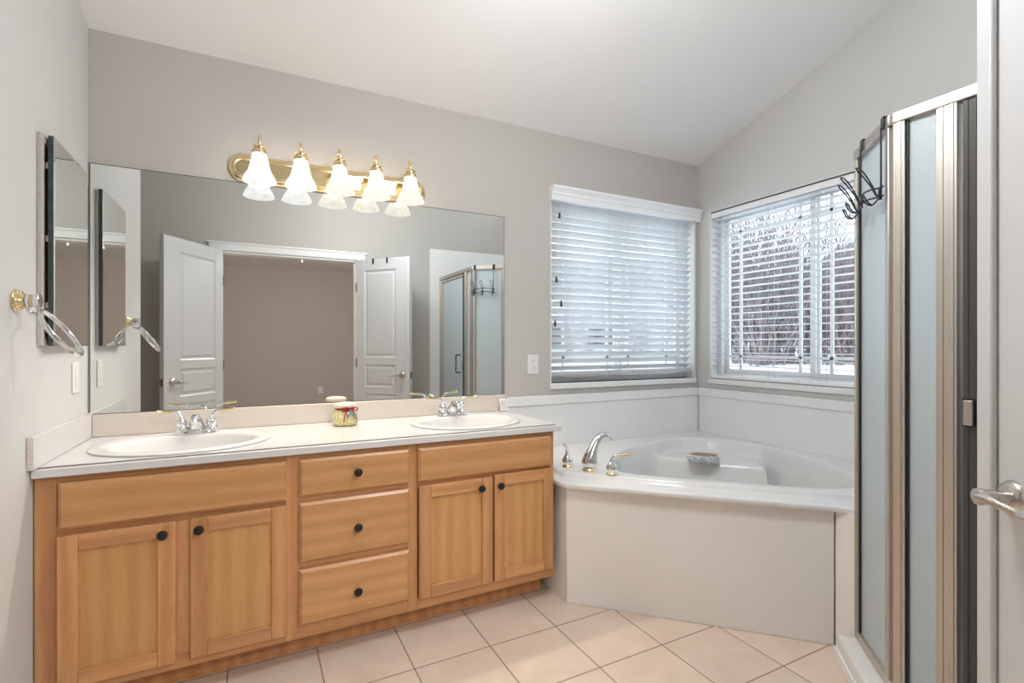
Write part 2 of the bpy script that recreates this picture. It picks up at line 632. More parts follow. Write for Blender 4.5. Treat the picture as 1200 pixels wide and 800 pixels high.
xprism(b, XR, XR + WT, [(0, 0), (W2[1], 0), (W2[1], zc(W2[1])), (0, ZC)])
xprism(b, XR, XR + WT, [(W2[1], 0), (W2[0], 0), (W2[0], W2[2]), (W2[1], W2[2])])
xprism(b, XR, XR + WT, [(W2[1], W2[3]), (W2[0], W2[3]), (W2[0], zc(W2[0])), (W2[1], zc(W2[1]))])
xprism(b, XR, XR + WT, [(W2[0], 0), (YF - TW, 0), (YF - TW, zc(YF - TW)), (W2[0], zc(W2[0]))])
struct(b, 'wall_right', M['wall_w'], 'beige right wall with the slider window', smooth=False)  # same beige paint as the back wall, lightened to stand for brighter light

b = MB()
xprism(b, -0.12, 0, [(0, 0), (YL, 0), (YL, zc(YL)), (0, ZC)])
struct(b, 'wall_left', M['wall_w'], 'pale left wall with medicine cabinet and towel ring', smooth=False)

b = MB()
xprism(b, XA - 0.1, XA, [(YL + 0.1, 0), (YF - TW, 0), (YF - TW, zc(YF - TW)), (YL + 0.1, zc(YL + 0.1))])
struct(b, 'wall_alcove', M['wall'], 'side wall of the alcove beyond the left wall', smooth=False)
b = MB()
b.box(XA, -0.12, YL, YL + 0.1, 0, zc(YL + 0.1))
struct(b, 'wall_closet', M['wall'], 'closing wall of the alcove behind the left wall', smooth=False)

# doorway wall
DX0, DX1, DH = 0.315, 1.52, 2.035
b = MB()
b.box(XA, DX0, YF - TW, YF, 0, zc(YF))
b.box(DX1, XR, YF - TW, YF, 0, zc(YF))
b.box(DX0, DX1, YF - TW, YF, DH, zc(YF))
struct(b, 'wall_front', M['wall'], 'beige wall with the double doorway', smooth=False)

b = MB()
ov = 0.15
b.prism([(XA - 0.1, 0.15), (XA - 0.1, YF - TW), (XR + WT, YF - TW), (XR + WT, 0.15)],
        lambda x, y: (x, y, zc(y)), lambda x, y: (x, y, zc(y) + 0.12))
struct(b, 'ceiling', M['ceil'], 'white textured vaulted ceiling', 'ceiling', smooth=False)

b = MB()
b.box(XA - 0.1, XR + WT, YF - TW, 0.15, -0.12, 0)
o = struct(b, 'floor', M['tile'], 'cream square ceramic tile floor', 'floor', smooth=False, recenter=False)

# bedroom beyond the doorway (seen in the mirrors)
BX0, BX1, BY, BZ = -1.6, 4.2, -6.6, 2.46
b = MB()
b.box(BX0 - 0.1, BX1 + 0.1, BY - 0.1, BY, 0, BZ)
struct(b, 'wall_bedroom_far', M['bed_wall'], 'taupe far wall of the bedroom beyond the doorway', smooth=False)
b = MB(); b.box(BX0 - 0.1, BX0, BY, YF - TW, 0, BZ)
struct(b, 'wall_bedroom_left', M['bed_wall'], 'taupe side wall of the bedroom', smooth=False)
b = MB(); b.box(BX1, BX1 + 0.1, BY, YF - TW, 0, BZ)
struct(b, 'wall_bedroom_right', M['bed_wall'], 'taupe side wall of the bedroom on the shower side', smooth=False)
b = MB(); b.box(BX0 - 0.1, BX1 + 0.1, BY - 0.1, YF - TW, BZ, BZ + 0.1)
struct(b, 'ceiling_bedroom', M['ceil'], 'flat bedroom ceiling beyond the doorway', 'ceiling', smooth=False)
b = MB(); b.box(BX0 - 0.1, BX1 + 0.1, BY - 0.1, YF - TW, -0.12, 0)
struct(b, 'floor_bedroom', M['carpet'], 'carpeted bedroom floor beyond the doorway', 'floor', smooth=False)
b = MB(); b.box(BX0 - 0.1, XA - 0.1, YF - TW, YF, 0, BZ)
b.box(XR + WT, BX1 + 0.1, YF - TW, YF, 0, BZ)
struct(b, 'wall_bedroom_near', M['bed_wall'], 'bedroom wall ends beside the doorway', smooth=False)

# door casing: jambs and both sides' casings
b = MB()
for yy in (YF, YF - TW - 0.016):
    b.box(DX0 - 0.075, DX0, yy, yy + 0.016, 0, DH)
    b.box(DX1, DX1 + 0.075, yy, yy + 0.016, 0, DH)
    b.box(DX0 - 0.075, DX1 + 0.075, yy, yy + 0.016, DH, DH + 0.075)
b.box(DX0 - 0.09, DX1 + 0.09, YF, YF + 0.024, DH + 0.06, DH + 0.078)
b.box(DX0, DX0 + 0.018, YF - TW, YF, 0, DH)
b.box(DX1 - 0.018, DX1, YF - TW, YF, 0, DH)
b.box(DX0, DX1, YF - TW, YF, DH - 0.018, DH)
struct(b, 'trim_1', M['white'], 'white casing around the double doorway', 'door casing', bevel=0.004)

b = MB()
b.box(XA, DX0 - 0.076, YF, YF + 0.014, 0, 0.09)
b.box(DX1 + 0.076, 2.24, YF, YF + 0.014, 0, 0.09)
struct(b, 'baseboard_front', M['white'], 'white baseboard beside the doorway', 'baseboard', bevel=0.004)
b = MB()
b.box(0, 0.014, YL, -0.60, 0, 0.09)
struct(b, 'baseboard_left', M['white'], 'white baseboard below the towel ring', 'baseboard', bevel=0.004)

# tub surround (wainscot of white panels with a cap band)
b = MB()
b.box(1.880, XR, -0.012, 0, 0.50, 0.886)
b.box(1.880, XR, -0.019, 0, 0.830, 0.886)
struct(b, 'trim_2', M['marble'], 'white panel above the tub on the back wall', 'wall panel', bevel=0.003)
b = MB()
b.box(XR - 0.012, XR, -1.40, -0.02, 0.50, 0.886)
b.box(XR - 0.019, XR, -1.40, -0.02, 0.830, 0.886)
struct(b, 'trim_3', M['marble'], 'white panel above the tub on the right wall', 'wall panel', bevel=0.003)
# shower surround
b = MB()
b.box(2.27, XR - 0.012, YF, YF + 0.012, 0.06, 2.22)
struct(b, 'trim_4', M['marble'], 'white shower surround panel beside the doorway wall', 'wall panel', bevel=0.003)
b = MB()
b.box(XR - 0.012, XR, YF + 0.012, -1.51, 0.06, 2.22)
struct(b, 'trim_5', M['marble'], 'white shower surround panel on the right wall', 'wall panel', bevel=0.003)
# knee wall between tub and shower
b = MB()
b.box(2.632, XR, -1.520, -1.405, 0, 0.535)
struct(b, 'trim_6', M['apron'], 'short white knee wall between tub and shower', 'wall panel', bevel=0.003)


# ---------------------------------------------------------------- windows
def frame_ring(b, fn, u0, u1, w0, w1, t, d0, d1):
    """rectangular ring made of four bars; fn maps (u, w, d)"""
    def bar(a0, a1, c0, c1):
        v = [fn(a, c, d) for d in (d0, d1) for a, c in ((a0, c0), (a1, c0), (a1, c1), (a0, c1))]
        b.add(v, [(0, 1, 2, 3), (7, 6, 5, 4), (0, 4, 5, 1), (1, 5, 6, 2), (2, 6, 7, 3), (3, 7, 4, 0)])
    bar(u0, u1, w0, w0 + t); bar(u0, u1, w1 - t, w1)
    bar(u0, u0 + t, w0 + t, w1 - t); bar(u1 - t, u1, w0 + t, w1 - t)
    return bar


def make_window(name, fn, u0, u1, w0, w1, label):
    root = empty(name, (0, 0, 0), 0, label, 'window', kind='structure')
    b = MB()
    frame_ring(b, fn, u0, u1, w0, w1, 0.035, 0.075, WT - 0.005)
    um = (u0 + u1) / 2
    frame_ring(b, fn, u0 + 0.035, um + 0.022, w0 + 0.035, w1 - 0.035, 0.032, 0.092, 0.112)
    frame_ring(b, fn, um - 0.022, u1 - 0.035, w0 + 0.035, w1 - 0.035, 0.032, 0.114, 0.134)
    b.build('frame', M['vinyl'], root, bevel=0.002)
    for a0, a1, d in ((u0 + 0.06, um - 0.005, 0.101), (um + 0.005, u1 - 0.06, 0.123)):
        g = MB()
        c0, c1 = w0 + 0.06, w1 - 0.06
        v = [fn(a, c, dd) for dd in (d, d + 0.003) for a, c in ((a0, c0), (a1, c0), (a1, c1), (a0, c1))]
        g.add(v, [(0, 1, 2, 3), (7, 6, 5, 4), (0, 4, 5, 1), (1, 5, 6, 2), (2, 6, 7, 3), (3, 7, 4, 0)])
        g.build('pane', M['glass'], root, smooth=False)
        mu = MB()

        def bar(p0, p1, q0, q1):
            vv = [fn(a, c, dd) for dd in (d - 0.004, d + 0.007) for a, c in ((p0, q0), (p1, q0), (p1, q1), (p0, q1))]
            mu.add(vv, [(0, 1, 2, 3), (7, 6, 5, 4), (0, 4, 5, 1), (1, 5, 6, 2), (2, 6, 7, 3), (3, 7, 4, 0)])
        bar(a0 + 0.085, a0 + 0.103, c0, c1); bar(a1 - 0.103, a1 - 0.085, c0, c1)
        bar(a0, a1, c0 + 0.085, c0 + 0.103); bar(a0, a1, c1 - 0.103, c1 - 0.085)
        mu.build('muntin', M['vinyl'], root, bevel=0.001)
    return root


f1 = lambda u, w_, d: (u, d, w_)
f2 = lambda u, w_, d: (XR + d, u, w_)
w1o = make_window('window_1', f1, W1[0], W1[1], W1[2], W1[3], 'white framed window in the back wall right of the mirror')
w2o = make_window('window_2', f2, W2[0], W2[1], W2[2], W2[3], 'white framed slider window in the right wall over the tub')
# white returns and sills (part of the window)
b = MB()
b.box(W1[0] - 0.002, W1[1] + 0.006, -0.012, 0.075, W1[2] - 0.036, W1[2])
b.build('sill', M['white'], w1o, bevel=0.004)
b = MB()
b.box(W1[1] - 0.008, W1[1], -0.006, 0.075, W1[2], W1[3])
b.box(W1[0], W1[0] + 0.006, -0.004, 0.075, W1[2], W1[3])
b.box(W1[0], W1[1], 0.0, 0.075, W1[3] - 0.006, W1[3])
b.build('reveal', M['white'], w1o, bevel=0.001)
b = MB()
b.box(XR - 0.012, XR + 0.075, W2[0] - 0.01, W2[1] + 0.006, W2[2] - 0.036, W2[2])
b.build('sill', M['white'], w2o, bevel=0.004)
b = MB()
b.box(XR - 0.0, XR + 0.075, W2[1] - 0.006, W2[1], W2[2], W2[3])
b.box(XR - 0.0, XR + 0.075, W2[0], W2[0] + 0.006, W2[2], W2[3])
b.box(XR - 0.0, XR + 0.075, W2[0], W2[1], W2[3] - 0.005, W2[3])
b.build('reveal', M['white'], w2o, bevel=0.001)


# ---------------------------------------------------------------- blinds
def slats_mesh(fn, u0, u1, ztop, pitch, n, tilt, d0):
    b = MB()
    K = 6
    for i in range(n):
        z = ztop - pitch * i
        tl = math.radians(tilt + random.uniform(-0.8, 0.8))
        vs = []
        for s in (0, 1):
            for k in range(K + 1):
                t = k / K - 0.5
                dd = t * 0.050
                crown = 0.0028 * (1 - (2 * t) ** 2)
                th = 0.0026 * (1 if s else 0)
                # d grows towards the outside; the room edge is raised when tilt > 0
                dl = dd * math.cos(tl) + (crown + th) * math.sin(tl)
                zl = -dd * math.sin(tl) + (crown + th) * math.cos(tl)
                for u in (u0, u1):
                    vs.append(fn(u, z + zl, d0 + dl))
        fs = []
        R_ = 2 * (K + 1)
        for k in range(K):
            a = 2 * k
            fs.append((a, a + 1, a + 3, a + 2))
            fs.append((R_ + a, R_ + a + 2, R_ + a + 3, R_ + a + 1))
        fs.append((0, R_, R_ + 1, 1)); fs.append((2 * K, 2 * K + 1, R_ + 2 * K + 1, R_ + 2 * K))
        for e in (0, 1):
            loop = [2 * k + e for k in range(K + 1)]
            loop2 = [R_ + 2 * k + e for k in range(K, -1, -1)]
            fs.append(tuple(loop + loop2))
        b.add(vs, fs)
    return b


def fbox(b, fn, u0, u1, w0, w1, d0, d1):
    v = [fn(a, c, d) for d in (d0, d1) for a, c in ((u0, w0), (u1, w0), (u1, w1), (u0, w1))]
    return b.add(v, [(0, 1, 2, 3), (7, 6, 5, 4), (0, 4, 5, 1), (1, 5, 6, 2), (2, 6, 7, 3), (3, 7, 4, 0)])


bl1 = empty('window_blind', (0, 0, 0), 0, 'white slatted blind with crown valance, nearly closed, right of the mirror', 'window blind')
P1 = 0.0437
n1 = 24
slats_mesh(f1, 2.192, 3.362, 2.048, P1, n1, 36, 0.032).build('slats', M['slat'], bl1, angle=50)
b = MB()
fbox(b, f1, 2.190, 3.372, 2.062, 2.094, 0.004, 0.056)
b.build('headrail', M['vinyl'], bl1, bevel=0.002)
b = MB()
prof = [(0.0, 2.058), (-0.030, 2.058), (-0.030, 2.085), (-0.036, 2.092), (-0.036, 2.105), (-0.046, 2.122), (-0.052, 2.128), (-0.052, 2.140), (0.0, 2.140)]
b.prism(prof, lambda y, z: (2.174, y, z), lambda y, z: (3.412, y, z))
b.build('valance', M['vinyl'], bl1, angle=25)
b = MB()
fbox(b, f1, 2.192, 3.362, 0.997, 1.020, 0.008, 0.056)
b.build('bottom_rail', plain('beige_bottom_rail', (0.56, 0.55, 0.54), 0.4, nstr=0.0), bl1, bevel=0.004)


def ladder(fn, u, root, z0, z1):
    b = MB()
    for d in (0.004, 0.060):
        b.tube([fn(u, z1, d), fn(u, z0, d)], 0.0011, 5)
    b.tube([fn(u + 0.012, z1, 0.002), fn(u + 0.012, z0, 0.002)], 0.0009, 5)
    b.build('ladder_cord', M['cord'], root)


for u in (2.30, 2.625, 2.93, 3.215):
    ladder(f1, u, bl1, 0.99, 2.07)
for px, zt in ((2.243, 1.99), (2.222, 1.60), (2.256, 1.455), (2.212, 1.335)):
    b = MB(); b.tube([f1(px, 2.07, -0.006), f1(px, zt, -0.006)], 0.0011, 5)
    c = b.build('pull_cord', M['cord'], bl1)
    b = MB(); b.lathe([(0.003, 0.0), (0.0055, -0.004), (0.0075, -0.03), (0.005, -0.036)], f1(px, zt, -0.006), 10)
    b.build('tassel', M['tassel'], c)

bl2 = empty('window_blind', (0, 0, 0), 0, 'white slatted blind with open slats on the window over the tub beside the shower', 'window blind')
slats_mesh(f2, W2[0] + 0.012, W2[1] - 0.010, 2.050, P1, 24, 3.0, 0.034).build('slats', M['slat'], bl2, angle=50)
b = MB(); fbox(b, f2, W2[0] + 0.008, W2[1] - 0.008, 2.062, 2.100, 0.006, 0.058)
b.build('headrail', M['vinyl'], bl2, bevel=0.002)
b = MB(); fbox(b, f2, W2[0] + 0.004, W2[1] - 0.004, 2.1005, 2.1045, 0.002, 0.058)
b.build('top_shadow_strip', M['rail_shadow'], bl2)  # dark strip standing for the shadow along the headrail's top edge
b = MB(); fbox(b, f2, W2[0] + 0.012, W2[1] - 0.010, 0.957, 0.980, 0.004, 0.058)
b.build('bottom_rail', M['vinyl'], bl2, bevel=0.004)
for u in (-0.20, -0.55, -0.87, -1.32):
    ladder(f2, u, bl2, 0.98, 2.07)


# ================================================================ vanity
YB = -0.57            # face of the face frame
van = empty('vanity_cabinet', (0.925, -0.30, 0), 0, 'long maple double vanity cabinet with black knobs under the white countertop', 'vanity cabinet')
OX, OY = 0.925, -0.30


def V(b):             # shift a builder to the vanity's origin
    b.v = [(x - OX, y - OY, z) for x, y, z in b.v]
    return b


def piece(name, mat, x0, x1, z0, z1, bev=0.0015):
    b = MB(); b.box(x0, x1, YB, YB + 0.02, z0, z1)
    V(b).build(name, M[mat], van, bevel=bev)


for x0, x1 in ((0.003, 0.056), (0.700, 0.744), (1.150, 1.192), (1.826, 1.848)):
    piece('face_stile', 'wood_z', x0, x1, 0.100, 0.783)
for x0, x1 in ((0.056, 0.700), (0.744, 1.150), (1.192, 1.826)):
    piece('face_rail', 'wood_x', x0, x1, 0.755, 0.783)
    piece('face_rail', 'wood_x', x0, x1, 0.100, 0.150)
for x0, x1 in ((0.056, 0.700), (1.192, 1.826)):
    piece('face_rail', 'wood_x', x0, x1, 0.595, 0.632)
for z0, z1 in ((0.598, 0.630), (0.352, 0.388)):
    piece('face_rail', 'wood_x', 0.744, 1.150, z0, z1)
for x0, x1 in ((0.360, 0.408), (1.518, 1.540)):
    piece('center_stile', 'wood_z', x0, x1, 0.150, 0.595)
b = MB()
b.box(1.830, 1.848, YB + 0.021, -0.003, 0.100, 0.783)
b.box(0.003, 0.020, YB + 0.021, -0.003, 0.100, 0.783)
b.box(0.020, 1.830, YB + 0.021, -0.003, 0.100, 0.118)
b.box(0.020, 1.830, -0.012, -0.003, 0.118, 0.783)
V(b).build('carcass', M['wood_z'], van, bevel=0.001)
b = MB()
b.box(0.003, 1.835, -0.470, -0.455, 0, 0.0998)
b.box(1.820, 1.835, -0.4548, -0.003, 0, 0.0998)
V(b).build('toe_kick', M['kick'], van, bevel=0.001)


def slab_front(b, x0, x1, z0, z1, y1, t=0.019, e=0.010):
    """slab with an eased, routed edge (front towards -y)"""
    y0 = y1 - t
    ys = y1 - t * 0.55
    vs = [(x0, y1, z0), (x1, y1, z0), (x1, y1, z1), (x0, y1, z1),
          (x0, ys, z0), (x1, ys, z0), (x1, ys, z1), (x0, ys, z1),
          (x0 + e * .5, ys - 0.004, z0 + e * .5), (x1 - e * .5, ys - 0.004, z0 + e * .5), (x1 - e * .5, ys - 0.004, z1 - e * .5), (x0 + e * .5, ys - 0.004, z1 - e * .5),
          (x0 + e, y0, z0 + e), (x1 - e, y0, z0 + e), (x1 - e, y0, z1 - e), (x0 + e, y0, z1 - e)]
    fs = [(3, 2, 1, 0)]
    for k in range(3):
        o = 4 * k
        for i in range(4):
            j = (i + 1) % 4
            fs.append((o + i, o + j, o + 4 + j, o + 4 + i))
    fs.append((12, 13, 14, 15))
    return b.add(vs, fs)


def knob(parent, x, z, y):
    b = MB()
    prof = [(0.0055, 0.0), (0.0055, 0.010), (0.009, 0.013), (0.0150, 0.017), (0.0158, 0.022), (0.0135, 0.027), (0.007, 0.0295)]
    b.lathe(prof, (x - OX, y - OY, z), 24, '-y')
    b.build('knob', M['knob'], parent)


YD = YB - 0.0012
for x0, x1, z0, z1 in ((0.061, 0.700, 0.618, 0.763), (1.190, 1.826, 0.624, 0.764)):
    b = MB(); slab_front(b, x0, x1, z0, z1, YD)
    V(b).build('false_front', M['drawer'], van)
for z0, z1, kz in ((0.625, 0.764, 0.699), (0.383, 0.603, 0.488), (0.152, 0.357, 0.243)):
    b = MB(); slab_front(b, 0.742, 1.154, z0, z1, YD)
    d = V(b).build('drawer', M['drawer'], van)
    knob(d, 0.949, kz, YD - 0.019)


def vdoor(x0, x1, z0, z1, kx, kz):
    sw = 0.050
    root = bpy.data.objects.new('door', None)
    COL.objects.link(root)
    root.parent = van
    y1 = YD
    y0 = y1 - 0.019
    for xa, xb in ((x0, x0 + sw), (x1 - sw, x1)):
        b = MB(); b.box(xa, xb, y0, y1, z0, z1)
        V(b).build('stile', M['wood_z'], root, bevel=0.0025)
    for za, zb in ((z1 - sw, z1), (z0, z0 + sw)):
        b = MB(); b.box(x0 + sw, x1 - sw, y0 + 0.0002, y1, za, zb)
        V(b).build('rail', M['wood_x'], root, bevel=0.0025)
    b = MB()
    b.box(x0 + sw - 0.002, x1 - sw + 0.002, y0 + 0.008, y1 - 0.002, z0 + sw - 0.002, z1 - sw + 0.002)
    V(b).build('panel', M['panel'], root)
    knob(root, kx, kz, y0)
    return root


vdoor(0.060, 0.363, 0.130, 0.600, 0.329, 0.566)
vdoor(0.404, 0.700, 0.130, 0.602, 0.430, 0.566)
vdoor(1.194, 1.524, 0.146, 0.608, 1.464, 0.569)
vdoor(1.533, 1.834, 0.146, 0.614, 1.556, 0.569)

# ---------------------------------------------------------------- countertop with sink cut-outs
ZT = 0.8137
SINKS = ((0.365, -0.318, 0.289, 0.236), (1.508, -0.318, 0.268, 0.232))


def ellipse(cx, cy, rx, ry, n=64, ph=0.0):
    return [(cx + rx * math.cos(2 * PI * k / n + ph), cy + ry * math.sin(2 * PI * k / n + ph)) for k in range(n)]


ct = empty('countertop', (0.94, -0.30, 0.784), 0, 'long white countertop with speckled beige backsplash on the maple vanity', 'countertop')


def CT(b):
    b.v = [(x - 0.94, y + 0.30, z - 0.784) for x, y, z in b.v]
    return b


def slab_holes(outer, holes, z0, z1):
    bm = bmesh.new()
    def loop(pts):
        vs = [bm.verts.new((x, y, z1)) for x, y in pts]
        for i in range(len(vs)):
            bm.edges.new((vs[i], vs[(i + 1) % len(vs)]))
    loop(outer)
    for h in holes:
        loop(h)
    bmesh.ops.triangle_fill(bm, use_beauty=True, use_dissolve=False, edges=bm.edges[:])
    r = bmesh.ops.extrude_face_region(bm, geom=bm.faces[:])
    for v in [g for g in r['geom'] if isinstance(g, bmesh.types.BMVert)]:
        v.co.z = z0
    bm.verts.ensure_lookup_table(); bm.verts.index_update()
    b = MB()
    b.add([tuple(v.co) for v in bm.verts], [tuple(v.index for v in f.verts) for f in bm.faces])
    bm.free()
    return b


XC1 = 1.877
b = slab_holes([(0.002, -0.5695), (XC1 - 0.022, -0.5695), (XC1 - 0.022, -0.0005), (0.002, -0.0005)],
               [ellipse(cx, cy, rx - 0.02, ry - 0.02) for cx, cy, rx, ry in SINKS], 0.7845, ZT)
CT(b).build('slab', M['counter'], ct, smooth=False)
b = MB()
b.box(0.002, XC1, -0.596, -0.5745, 0.7845, ZT - 0.0032)
b.box(XC1 - 0.0205, XC1, -0.5745, -0.0005, 0.7845, ZT - 0.0032)
CT(b).build('front_edge', M['counter'], ct, bevel=0.003, seg=3)
b = MB(); b.box(0.003, XC1 - 0.022, -0.5744, -0.5696, 0.786, ZT - 0.0002)
CT(b).build('seam', plain('grey_seam', (0.20, 0.19, 0.18), 0.5, nstr=0.0), ct)
b = MB()
b.box(0.0165, 1.874, -0.019, -0.0005, ZT + 0.0005, 0.9045)
CT(b).build('backsplash', M['speckle'], ct, bevel=0.003)
b = MB()
b.box(0.001, 0.016, -0.615, -0.0005, ZT + 0.0008, 0.913)
ss = CT(b).build('lit_side_splash', M['counter'], ct, bevel=0.002)  # speckled like the backsplash; strong light on its face is painted white
b = MB(); b.box(0.0012, 0.0158, -0.618, -0.6152, ZT + 0.001, 0.9125)
CT(b).build('end_cap', M['speckle'], ss)


# ---------------------------------------------------------------- sinks
def make_sink(cx, cy, rx, ry, label):
    root = empty('sink', (cx, cy, ZT), 0, label, 'sink', 'drop-in sinks in the countertop')
    b = MB()
    n = 72
    # (scale or inset of outline, forward shift, z)
    rings = [(0.0, 0.0, 0.0006), (-0.002, 0, 0.006), (0.006, 0, 0.0115), (0.016, 0, 0.0125), (0.028, 0.0, 0.0105)]
    vs = []
    for ins, sh, z in rings:
        vs += [(x, y, z) for x, y in ellipse(0, sh, rx - ins, ry - ins, n)]
    # basin opening is set forward, leaving a faucet ledge at the back
    bx, by, bs = rx - 0.050, ry - 0.066, -0.026
    prof = [(1.0, 0.0095), (0.975, 0.002), (0.93, -0.025), (0.84, -0.070), (0.68, -0.110), (0.45, -0.132), (0.2, -0.140), (0.085, -0.142)]
    for s_, z in prof:
        vs += [(x, y, z) for x, y in ellipse(0, bs, bx * s_, by * s_, n)]
    fs = []
    R_ = len(rings) + len(prof)
    for i in range(R_ - 1):
        for k in range(n):
            l = (k + 1) % n
            fs.append((i * n + k, i * n + l, (i + 1) * n + l, (i + 1) * n + k))
    b.add(vs, fs)
    b.build('basin', M['porcelain'], root, angle=60)
    b = MB()
    b.lathe([(0.024, -0.1425), (0.024, -0.138), (0.018, -0.136), (0.014, -0.1385), (0.0, -0.1385)], (0, bs, 0), 24, cap1=False)
    b.build('drain', M['chrome'], root)
    return root


make_sink(*SINKS[0], 'white oval sink at the left end of the countertop near the towel ring')
make_sink(*SINKS[1], 'white oval sink at the right end of the countertop near the tub')


# ---------------------------------------------------------------- sink faucets (4 inch centerset)
def make_faucet(loc, rz, label):
    root = empty('faucet', loc, rz, label, 'faucet', 'chrome and gold faucets behind the sinks')
    b = MB()
    pts = []
    for k in range(48):
        a = 2 * PI * k / 48
        c, s_ = math.cos(a), math.sin(a)
        pts.append((math.copysign(abs(c) ** 0.6, c) * 0.078, math.copysign(abs(s_) ** 0.8, s_) * 0.027))
    vs = []
    n = 48
    for sc, z in ((1, 0), (1, 0.006), (0.94, 0.012), (0.80, 0.015)):
        vs += [(x * sc, y * sc, z) for x, y in pts]
    fs = [tuple(reversed(range(n))), tuple(3 * n + k for k in range(n))]
    for i in range(3):
        for k in range(n):
            l = (k + 1) % n
            fs.append((i * n + k, i * n + l, (i + 1) * n + l, (i + 1) * n + k))
    b.add(vs, fs)
    b.build('base', M['chrome'], root, angle=50)
    # spout: broad wedge that leans forward
    b = MB()
    sec = [((0, 0.006, 0.012), 0.033, 0.024), ((0, 0.002, 0.030), 0.029, 0.022), ((0, -0.010, 0.050), 0.023, 0.019),
           ((0, -0.032, 0.066), 0.018, 0.015), ((0, -0.062, 0.072), 0.0155, 0.012), ((0, -0.092, 0.066), 0.014, 0.010), ((0, -0.105, 0.054), 0.011, 0.009)]
    n = 20
    vs = []
    for i, (c, rx, ry) in enumerate(sec):
        a = Vector(sec[max(0, i - 1)][0]); d = Vector(sec[min(len(sec) - 1, i + 1)][0])
        t = (d - a).normalized()
        sx = Vector((1, 0, 0)); sy = t.cross(sx)
        for k in range(n):
            an = 2 * PI * k / n
            vs.append(Vector(c) + sx * (rx * math.cos(an)) + sy * (ry * math.sin(an)))
    fs = [tuple(reversed(range(n))), tuple((len(sec) - 1) * n + k for k in range(n))]
    for i in range(len(sec) - 1):
        for k in range(n):
            l = (k + 1) % n
            fs.append((i * n + k, i * n + l, (i + 1) * n + l, (i + 1) * n + k))
    b.add(vs, fs)
    sp_ = b.build('spout', M['chrome'], root, angle=60)
    b = MB()
    b.lathe([(0.0035, 0.0), (0.0035, 0.030), (0.006, 0.032), (0.006, 0.038), (0.003, 0.041)], (0, 0.019, 0.012), 14)
    b.build('lift_rod', M['chrome'], root)
    for s_ in (-1, 1):
        b = MB()
        hx = 0.052 * s_
        b.lathe([(0.025, 0.010), (0.026, 0.018), (0.022, 0.026), (0.0165, 0.031), (0.0195, 0.038), (0.0205, 0.046), (0.017, 0.054), (0.011, 0.060), (0.008, 0.066), (0.0065, 0.069)], (hx, 0, 0), 24)
        pts = smooth_pts([(hx, 0, 0.060), (hx + 0.004 * s_, 0.002, 0.076), (hx + 0.016 * s_, 0.003, 0.087), (hx + 0.034 * s_, 0.002, 0.089)], 6)
        b.tube(pts, [0.0075 - 0.0020 * k / (len(pts) - 1) for k in range(len(pts))], 12)
        h = b.build('handle', M['chrome'], root, angle=60)
        b = MB()
        p2 = smooth_pts([(hx + 0.032 * s_, 0.002, 0.089), (hx + 0.055 * s_, 0.0, 0.090), (hx + 0.078 * s_, -0.002, 0.094), (hx + 0.086 * s_, -0.002, 0.095)], 5)
        b.tube(p2, [0.0060, 0.0062, 0.0062, 0.0060, 0.0058, 0.0056, 0.0056, 0.0056, 0.0058, 0.0062, 0.0066, 0.0070, 0.0072, 0.0070, 0.0064, 0.0045][:len(p2)], 12)
        b.build('lever', M['brass'], h, angle=60)
    return root


make_faucet((0.385, -0.150, ZT + 0.011), 0, 'chrome faucet with gold levers on the left sink beside the towel ring wall')
make_faucet((1.500, -0.150, ZT + 0.011), 0, 'chrome faucet with gold levers on the right sink near the outlet')

# ---------------------------------------------------------------- candle jar on the counter
jx, jy = 0.972, -0.150
jar = empty('candle_jar', (jx, jy, ZT + 0.0006), 0, 'small gold ribbed glass jar with cream lid and red ribbon on the countertop', 'jar')
b = MB()
n = 72
prof = [(0.046, 0.0), (0.052, 0.004), (0.0555, 0.014), (0.0560, 0.036), (0.0535, 0.054), (0.046, 0.067), (0.039, 0.074), (0.037, 0.082)]
vs = []
for r, h in prof:
    for k in range(n):
        a = 2 * PI * k / n
        rr = r * (1 + (0.022 if k % 3 == 0 else -0.006) * (1 if 0.003 < h < 0.07 else 0))
        vs.append((rr * math.cos(a), rr * math.sin(a), h))
fs = [tuple(reversed(range(n))), tuple((len(prof) - 1) * n + k for k in range(n))]
for i in range(len(prof) - 1):
    for k in range(n):
        l = (k + 1) % n
        fs.append((i * n + k, i * n + l, (i + 1) * n + l, (i + 1) * n + k))
b.add(vs, fs)
b.build('jar_body', M['jar'], jar, angle=60)
b = MB()
b.lathe([(0.034, 0.0825), (0.046, 0.083), (0.050, 0.088), (0.050, 0.097), (0.046, 0.102), (0.030, 0.105), (0.0, 0.106)], (0, 0, 0), 36, cap1=False)
b.build('lid', M['jar_lid'], jar, angle=50)
b = MB()
b.tube([(0.0405 * math.cos(2 * PI * k / 32), 0.0405 * math.sin(2 * PI * k / 32), 0.0775) for k in range(32)], 0.0048, 8, closed=True)
fx, fy = 0.25, -0.97         # bow looks towards the room
bc = Vector((0.014, -0.044, 0.077))
for s_ in (-1, 1):
    lp = smooth_pts([bc, bc + Vector((0.016 * s_, -0.006, 0.010)), bc + Vector((0.032 * s_, -0.004, 0.006)), bc + Vector((0.030 * s_, -0.003, -0.006)), bc + Vector((0.012 * s_, -0.007, -0.004)), bc], 6)
    b.tube(lp, 0.0042, 8, flat=0.5)
    tl_ = smooth_pts([bc, bc + Vector((0.018 * s_, -0.010, -0.014)), bc + Vector((0.026 * s_, -0.013, -0.034)), bc + Vector((0.030 * s_, -0.014, -0.056))], 6)
    b.tube(tl_, 0.0036, 8, flat=0.4)
b.build('ribbon_bow', M['ribbon'], jar, angle=60)
b = MB()
